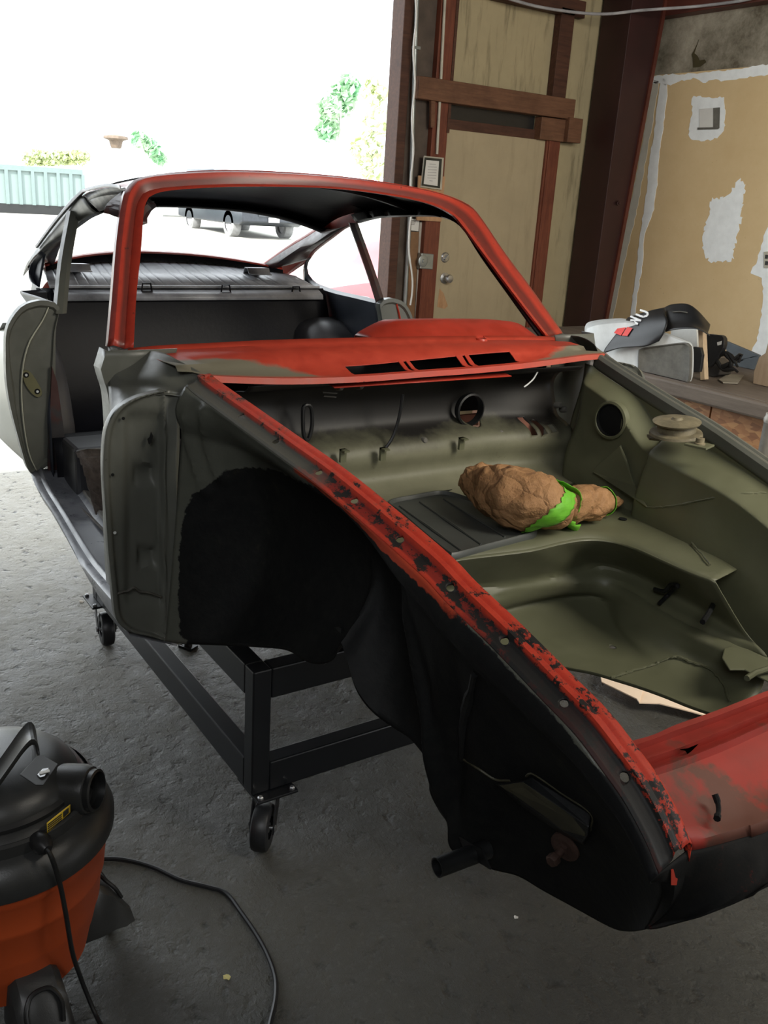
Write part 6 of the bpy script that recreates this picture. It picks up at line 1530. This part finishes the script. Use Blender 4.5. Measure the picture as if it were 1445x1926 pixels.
# shock absorber standing in front of the bench
sx = A(1436, 860, 'y', 2.15); sb = V(sx.x, sx.y, 0)
sh = empty('shock_absorber', sb, 'pale metal shock absorber standing upright in front of the bench at the right edge', 'shock absorber')
zt = A(1436, 756, 'y', 2.15).z; zm = A(1436, 788, 'y', 2.15).z
b = Bm(); b.lathe([(0.026, 0.0), (0.026, zm - 0.01), (0.02, zm)], sb, 20); obj('damper_tube', b, M_dgray, sh)
b = Bm(); b.lathe([(0.027, zm - 0.008), (0.029, zm), (0.029, zm + 0.010), (0.024, zm + 0.02), (0.024, zm + 0.032), (0.014, zm + 0.036), (0.014, zt - 0.006), (0.010, zt)], sb, 20); obj('top_cap', b, simple('chalky_white_metal', (0.42, 0.41, 0.38), 0.5, 0.3), sh)
q = A(1436, 862, 'y', 2.15)
b = Bm()
for k_ in range(4): b.tube([q + V(0.05 * math.cos(k_ * 1.7), 0.05 * math.sin(k_ * 1.7), -0.02), q + V(0.02 * math.sin(k_), -0.02, 0.005), q + V(-0.05 * math.cos(k_ * 1.3), 0.03, 0.0)], 0.008, 8, sm=10)
obj('lower_bracket', b, simple('chalky_metal', (0.36, 0.35, 0.32), 0.5, 0.3), sh)
b = Bm(); b.lathe([(0.09, 0), (0.09, 0.02), (0.03, 0.03), (0.03, 0.04)], sb, 24); obj('stand_base', b, M_dgray, sh)

# ================================================================== OUTSIDE THE BAY DOOR
def gz(x):
    for (x0, z0), (x1, z1) in zip(yo[:-1], yo[1:]):
        if x1 <= x <= x0: return lerp(z0, z1, (x - x0) / (x1 - x0))
    return 0
# roll-off container
X_ = -30.0
pL, pR = A(-60, 400, 'x', X_), A(158, 400, 'x', X_); zt_ = A(50, 314, 'x', X_).z; zb_ = gz(X_) + 0.12
M_mint = simple('hazed_mint_steel', (0.21, 0.27, 0.26), 0.6, 0, 0.05, 0.5)  # mint lightened so the yard's glare sits in the colour
dmp = empty('waste_container', ((pL.x), (pL.y + pR.y) / 2, gz(X_)), 'pale mint green ribbed waste container in the bright yard at the far left', 'container')
b = Bm(); b.box((X_ - 2.3, pL.y, zb_ + 0.15), (X_, pR.y, zt_)); obj('container_body', b, M_mint, dmp, smooth=False)
M_mint2 = simple('mint_steel_ribs', (0.17, 0.225, 0.22), 0.6, 0, 0.05)
b = Bm(); b.box((X_ - 0.02, pL.y, zt_ - 0.12), (X_ + 0.08, pR.y, zt_ + 0.03)); obj('top_rail', b, M_mint2, dmp, smooth=False)
n = 9
for i in range(n + 1):
    y = lerp(pL.y, pR.y, i / n); b = Bm(); b.box((X_, y - 0.05, zb_ + 0.15), (X_ + 0.08, y + 0.05, zt_ - 0.12)); obj('rib', b, M_mint2, dmp, smooth=False)
b = Bm(); b.box((X_ - 2.2, pL.y, gz(X_)), (X_ + 0.02, pR.y, zb_ + 0.16)); obj('undercarriage', b, M_vacdark, dmp, smooth=False)

def leafcloud(b, c, r, n, ls=0.10, rz=None):
    rz = rz or r
    for _ in range(n):
        while True:
            d_ = V(random.uniform(-1, 1), random.uniform(-1, 1), random.uniform(-1, 1))
            if d_.length <= 1: break
        p = c + V(d_.x * r, d_.y * r, d_.z * rz); u_ = V(random.gauss(0, 1), random.gauss(0, 1), random.gauss(0, 1)).normalized(); v_ = u_.orthogonal().normalized(); s_ = ls * random.uniform(0.6, 1.4)
        vs = [b.b.verts.new(p + u_ * s_), b.b.verts.new(p + v_ * s_ * 0.6), b.b.verts.new(p - u_ * s_), b.b.verts.new(p - v_ * s_ * 0.6)]; b.b.faces.new(vs)
def leafmat(name, a, b_):
    k = N(name); c = k.ramp(k.noise(0.9, 3), [(0.35, a), (0.65, b_)]); return k.set(c, 0.7, 0, 0.2)
M_leafd = leafmat('green_leaves', (0.16, 0.40, 0.20), (0.55, 0.70, 0.50)); M_leafy = leafmat('yellow_green_leaves', (0.50, 0.56, 0.28), (0.75, 0.80, 0.60))  # leaf colours paled to put the glare haze into them
M_trunk = simple('pale_bark', (0.55, 0.53, 0.50), 0.8)  # bark lightened for the same painted haze
def tree(label, blobs, X, mat, trunk_px, nleaf=500, ls=0.12):
    base = A(trunk_px, 300, 'x', X); g = gz(X)
    t = empty('leafy_tree', (X, base.y, g), label, 'tree', None)
    b = Bm()
    for px, py, rp in blobs:
        c = A(px, py, 'x', X + random.uniform(-0.6, 0.6)); dist = (c - CP).dot(FW); leafcloud(b, c, rp * dist / FPX, nleaf, ls)
    obj('foliage', b, mat, t, smooth=False, weld=False)
    top = A(blobs[0][0], blobs[0][1], 'x', X); b = Bm(); b.tube([V(X, base.y, g), V(X, base.y, (g + top.z) / 2), top], [0.14, 0.10, 0.05], 8, sm=8); obj('trunk', b, M_trunk, t)
tree('green tree showing through the glare right of centre in the yard', [(640, 190, 30), (655, 165, 22), (615, 240, 22), (620, 205, 20)], -30, M_leafd, 640, 170, 0.17)
tree('tall pale tree close to the right edge of the bay opening', [(705, 170, 26), (712, 230, 30), (690, 280, 30), (700, 310, 26)], -27, M_leafy, 700, 150, 0.15)
tree('small green tree in the glare right of the lamp post', [(262, 262, 14), (285, 278, 14), (300, 298, 9)], -45, M_leafd, 280, 110, 0.22)
b = Bm(); 
for i in range(8): c = A(55 + i * 14, 296, 'x', -36); leafcloud(b, c, 0.32, 150, 0.09, 0.28)
t = empty('clipped_hedge', (-36, A(105, 300, 'x', -36).y, gz(-36)), 'yellow green hedge strip standing above the container in the glare', 'hedge')
obj('foliage', b, M_leafy, t, smooth=False, weld=False); b = Bm(); hA = A(48, 315, 'x', -36.0); hB = A(160, 315, 'x', -36.0); b.box((-36.3, hA.y, gz(-36)), (-35.9, hB.y, hA.z)); obj('retaining_wall', b, simple('white_retaining_wall', (0.6, 0.6, 0.6), 0.7), t, smooth=False)
# lamp post / vent stack
q = A(218, 262, 'x', -34); t = empty('lamp_post', (q.x, q.y, gz(-34)), 'small capped post showing brown through the glare above the left roof edge', 'post')
b = Bm(); b.tube([V(q.x, q.y, gz(-34)), q + V(0, 0, -0.1)], 0.16, 12); obj('post', b, simple('pale_grey_post', (0.42, 0.41, 0.40), 0.7), t)
b = Bm(); b.lathe([(0.18, -0.30), (0.25, -0.05), (0.45, 0.02), (0.42, 0.10), (0.1, 0.16)], q, 16); obj('cap', b, simple('brown_cap_metal', (0.15, 0.11, 0.08), 0.7), t)

M_glass = simple('dark_car_glass', (0.04, 0.045, 0.05), 0.1)
def tyre(par, c, r, wd, axl):
    b = Bm(); b.lathe([(r * 0.6, -wd / 2), (r * 0.95, -wd / 2), (r, -wd * 0.35), (r, wd * 0.35), (r * 0.95, wd / 2), (r * 0.6, wd / 2)], c, 24, axl, caps=False); w_ = obj('wheel', b, simple('hazed_tyre_grey', (0.22, 0.22, 0.22), 0.8), par)  # tyre grey paled to put the yard's haze into the colour
    b = Bm(); b.lathe([(0.0, -wd * 0.2), (r * 0.6, -wd * 0.25), (r * 0.62, wd * 0.4), (r * 0.5, wd * 0.3), (r * 0.2, wd * 0.3), (0, wd * 0.35)], c, 20, axl); obj('rim', b, simple('pale_rim', (0.4, 0.4, 0.42), 0.4), w_)
# dark sport utility vehicle parked facing the door
Xs = -22.0; pl_, pr_2 = A(482, 400, 'x', Xs), A(547, 400, 'x', Xs); g = gz(Xs)
suv = empty('parked_suv', (Xs - 2, (pl_.y + pr_2.y) / 2, g), 'dark sport utility vehicle parked in the yard, seen through the rear window opening', 'car')
yc = (pl_.y + pr_2.y) / 2; hw = 0.92
b = Bm(); secs = [(0.0, 0.45, 0.95), (-0.25, 0.35, 1.08), (-1.3, 0.35, 1.14), (-1.9, 0.35, 1.60), (-2.3, 0.35, 1.76), (-4.2, 0.35, 1.74), (-4.6, 0.40, 1.1)]
rr = [[V(Xs + x, yc - hw, g + z0), V(Xs + x, yc - hw, g + lerp(z0, z1, 0.6)), V(Xs + x, yc - hw * 0.85, g + z1), V(Xs + x, yc + hw * 0.85, g + z1), V(Xs + x, yc + hw, g + lerp(z0, z1, 0.6)), V(Xs + x, yc + hw, g + z0)] for x, z0, z1 in secs]
gg = b.grid(rr, cu=True); b.b.faces.new(gg[0]); b.b.faces.new(list(reversed(gg[-1]))); obj('body', b, simple('near_black_car_paint', (0.028, 0.032, 0.04), 0.25), suv, bevel=0.03)
b = Bm(); b.hexa([V(Xs - 1.32, yc - 0.72, g + 1.15), V(Xs - 1.32, yc + 0.72, g + 1.15), V(Xs - 1.88, yc + 0.66, g + 1.60), V(Xs - 1.88, yc - 0.66, g + 1.60)], [p + V(0.03, 0, 0.02) for p in [V(Xs - 1.32, yc - 0.72, g + 1.15), V(Xs - 1.32, yc + 0.72, g + 1.15), V(Xs - 1.88, yc + 0.66, g + 1.60), V(Xs - 1.88, yc - 0.66, g + 1.60)]]); obj('windscreen', b, M_glass, suv, smooth=False)
for s in (-1, 1):
    b = Bm(); b.box((Xs - 0.05, yc + s * 0.70 - 0.16, g + 0.78), (Xs + 0.04, yc + s * 0.70 + 0.16, g + 0.92)); obj('headlight', b, M_alloy, suv, smooth=False, bevel=0.02)
    for dx in (-0.9, -3.7): tyre(suv, V(Xs + dx, yc + s * 0.80, g + 0.36), 0.36, 0.24, V(0, s, 0))
b = Bm(); b.box((Xs + 0.0, yc - 0.45, g + 0.60), (Xs + 0.03, yc + 0.45, g + 0.84)); obj('grille', b, M_glass, suv, smooth=False)
b = Bm(); b.box((Xs + 0.03, yc - 0.16, g + 0.46), (Xs + 0.045, yc + 0.16, g + 0.58)); obj('number_plate', b, M_white, suv, smooth=False)
# flatbed truck chassis with a big wheel
Xt = -32.0; q = A(356, 388, 'x', Xt); g = gz(Xt); e0 = A(290, 380, 'x', Xt); e1 = A(470, 395, 'x', Xt)
tr = empty('flatbed_trailer', (Xt, q.y, g), 'low flatbed trailer with large wheels seen through the windscreen opening in the glare', 'trailer')
b = Bm(); b.box((Xt - 2.0, e0.y, g + 0.80), (Xt, e1.y - 0.3, g + 0.95)); obj('flat_bed', b, simple('pale_trailer_bed', (0.5, 0.5, 0.5), 0.6), tr, smooth=False)  # bed colour paled for haze like the tyres
for yy in (q.y, q.y + 1.9): tyre(tr, V(Xt + 0.05, yy, g + 0.42), 0.42, 0.26, V(1, 0, 0))
for yy in (e0.y + 0.3, e1.y - 0.5): b = Bm(); b.box((Xt - 1.9, yy - 0.05, g), (Xt - 0.1, yy + 0.05, g + 0.80)); obj('stand', b, simple('pale_stand', (0.5, 0.5, 0.5)), tr, smooth=False)
# red car right outside the door, seen through the far rear quarter window
Xc = -7.2; c0_ = A(590, 520, 'x', Xc); c1_ = A(735, 560, 'x', Xc)
rc = empty('parked_red_car', (Xc, (c0_.y + c1_.y) / 2, 0), 'faded red car parked outside the door, seen through the far rear quarter window', 'car')
yA, yB = c0_.y - 0.05, c1_.y + 2.4
M_redcar = simple('sun_faded_red_paint', (0.30, 0.10, 0.11), 0.3, 0, 0.05)
b = Bm(); secs = []
for k_ in range(15):
    t = k_ / 14; y = lerp(yA, yB, t); top = 0.62 + 0.16 * math.sin(math.pi * min(1, t * 1.1)) + (0.38 * sstep(0.32, 0.45, t) * (1 - sstep(0.85, 1.0, t)))
    secs.append([V(Xc, y, 0.28), V(Xc + 0.02, y, 0.5), V(Xc - 0.10, y, min(top, 0.78)), V(Xc - 0.30, y, top), V(Xc - 1.3, y, top), V(Xc - 1.5, y, min(top, 0.78)), V(Xc - 1.6, y, 0.28)])
gg = b.grid(loft(secs, 20, 30), cu=True); b.b.faces.new(gg[0]); b.b.faces.new(list(reversed(gg[-1]))); obj('body', b, M_redcar, rc)
for yy in (yA + 0.62, yB - 0.7):
    for xx, s in ((Xc - 0.02, 1), (Xc - 1.5, -1)): tyre(rc, V(xx, yy, 0.31), 0.31, 0.2, V(s, 0, 0))
q = A(597, 517, 'x', Xc + 0.35); 
ty_ = empty('spare_tyre', (q.x, q.y, 0), 'upright spare tyre standing outside beside the red car', 'tyre')
tyre(ty_, V(q.x, q.y, 0.36), 0.36, 0.2, V(1, 0.2, 0).normalized())
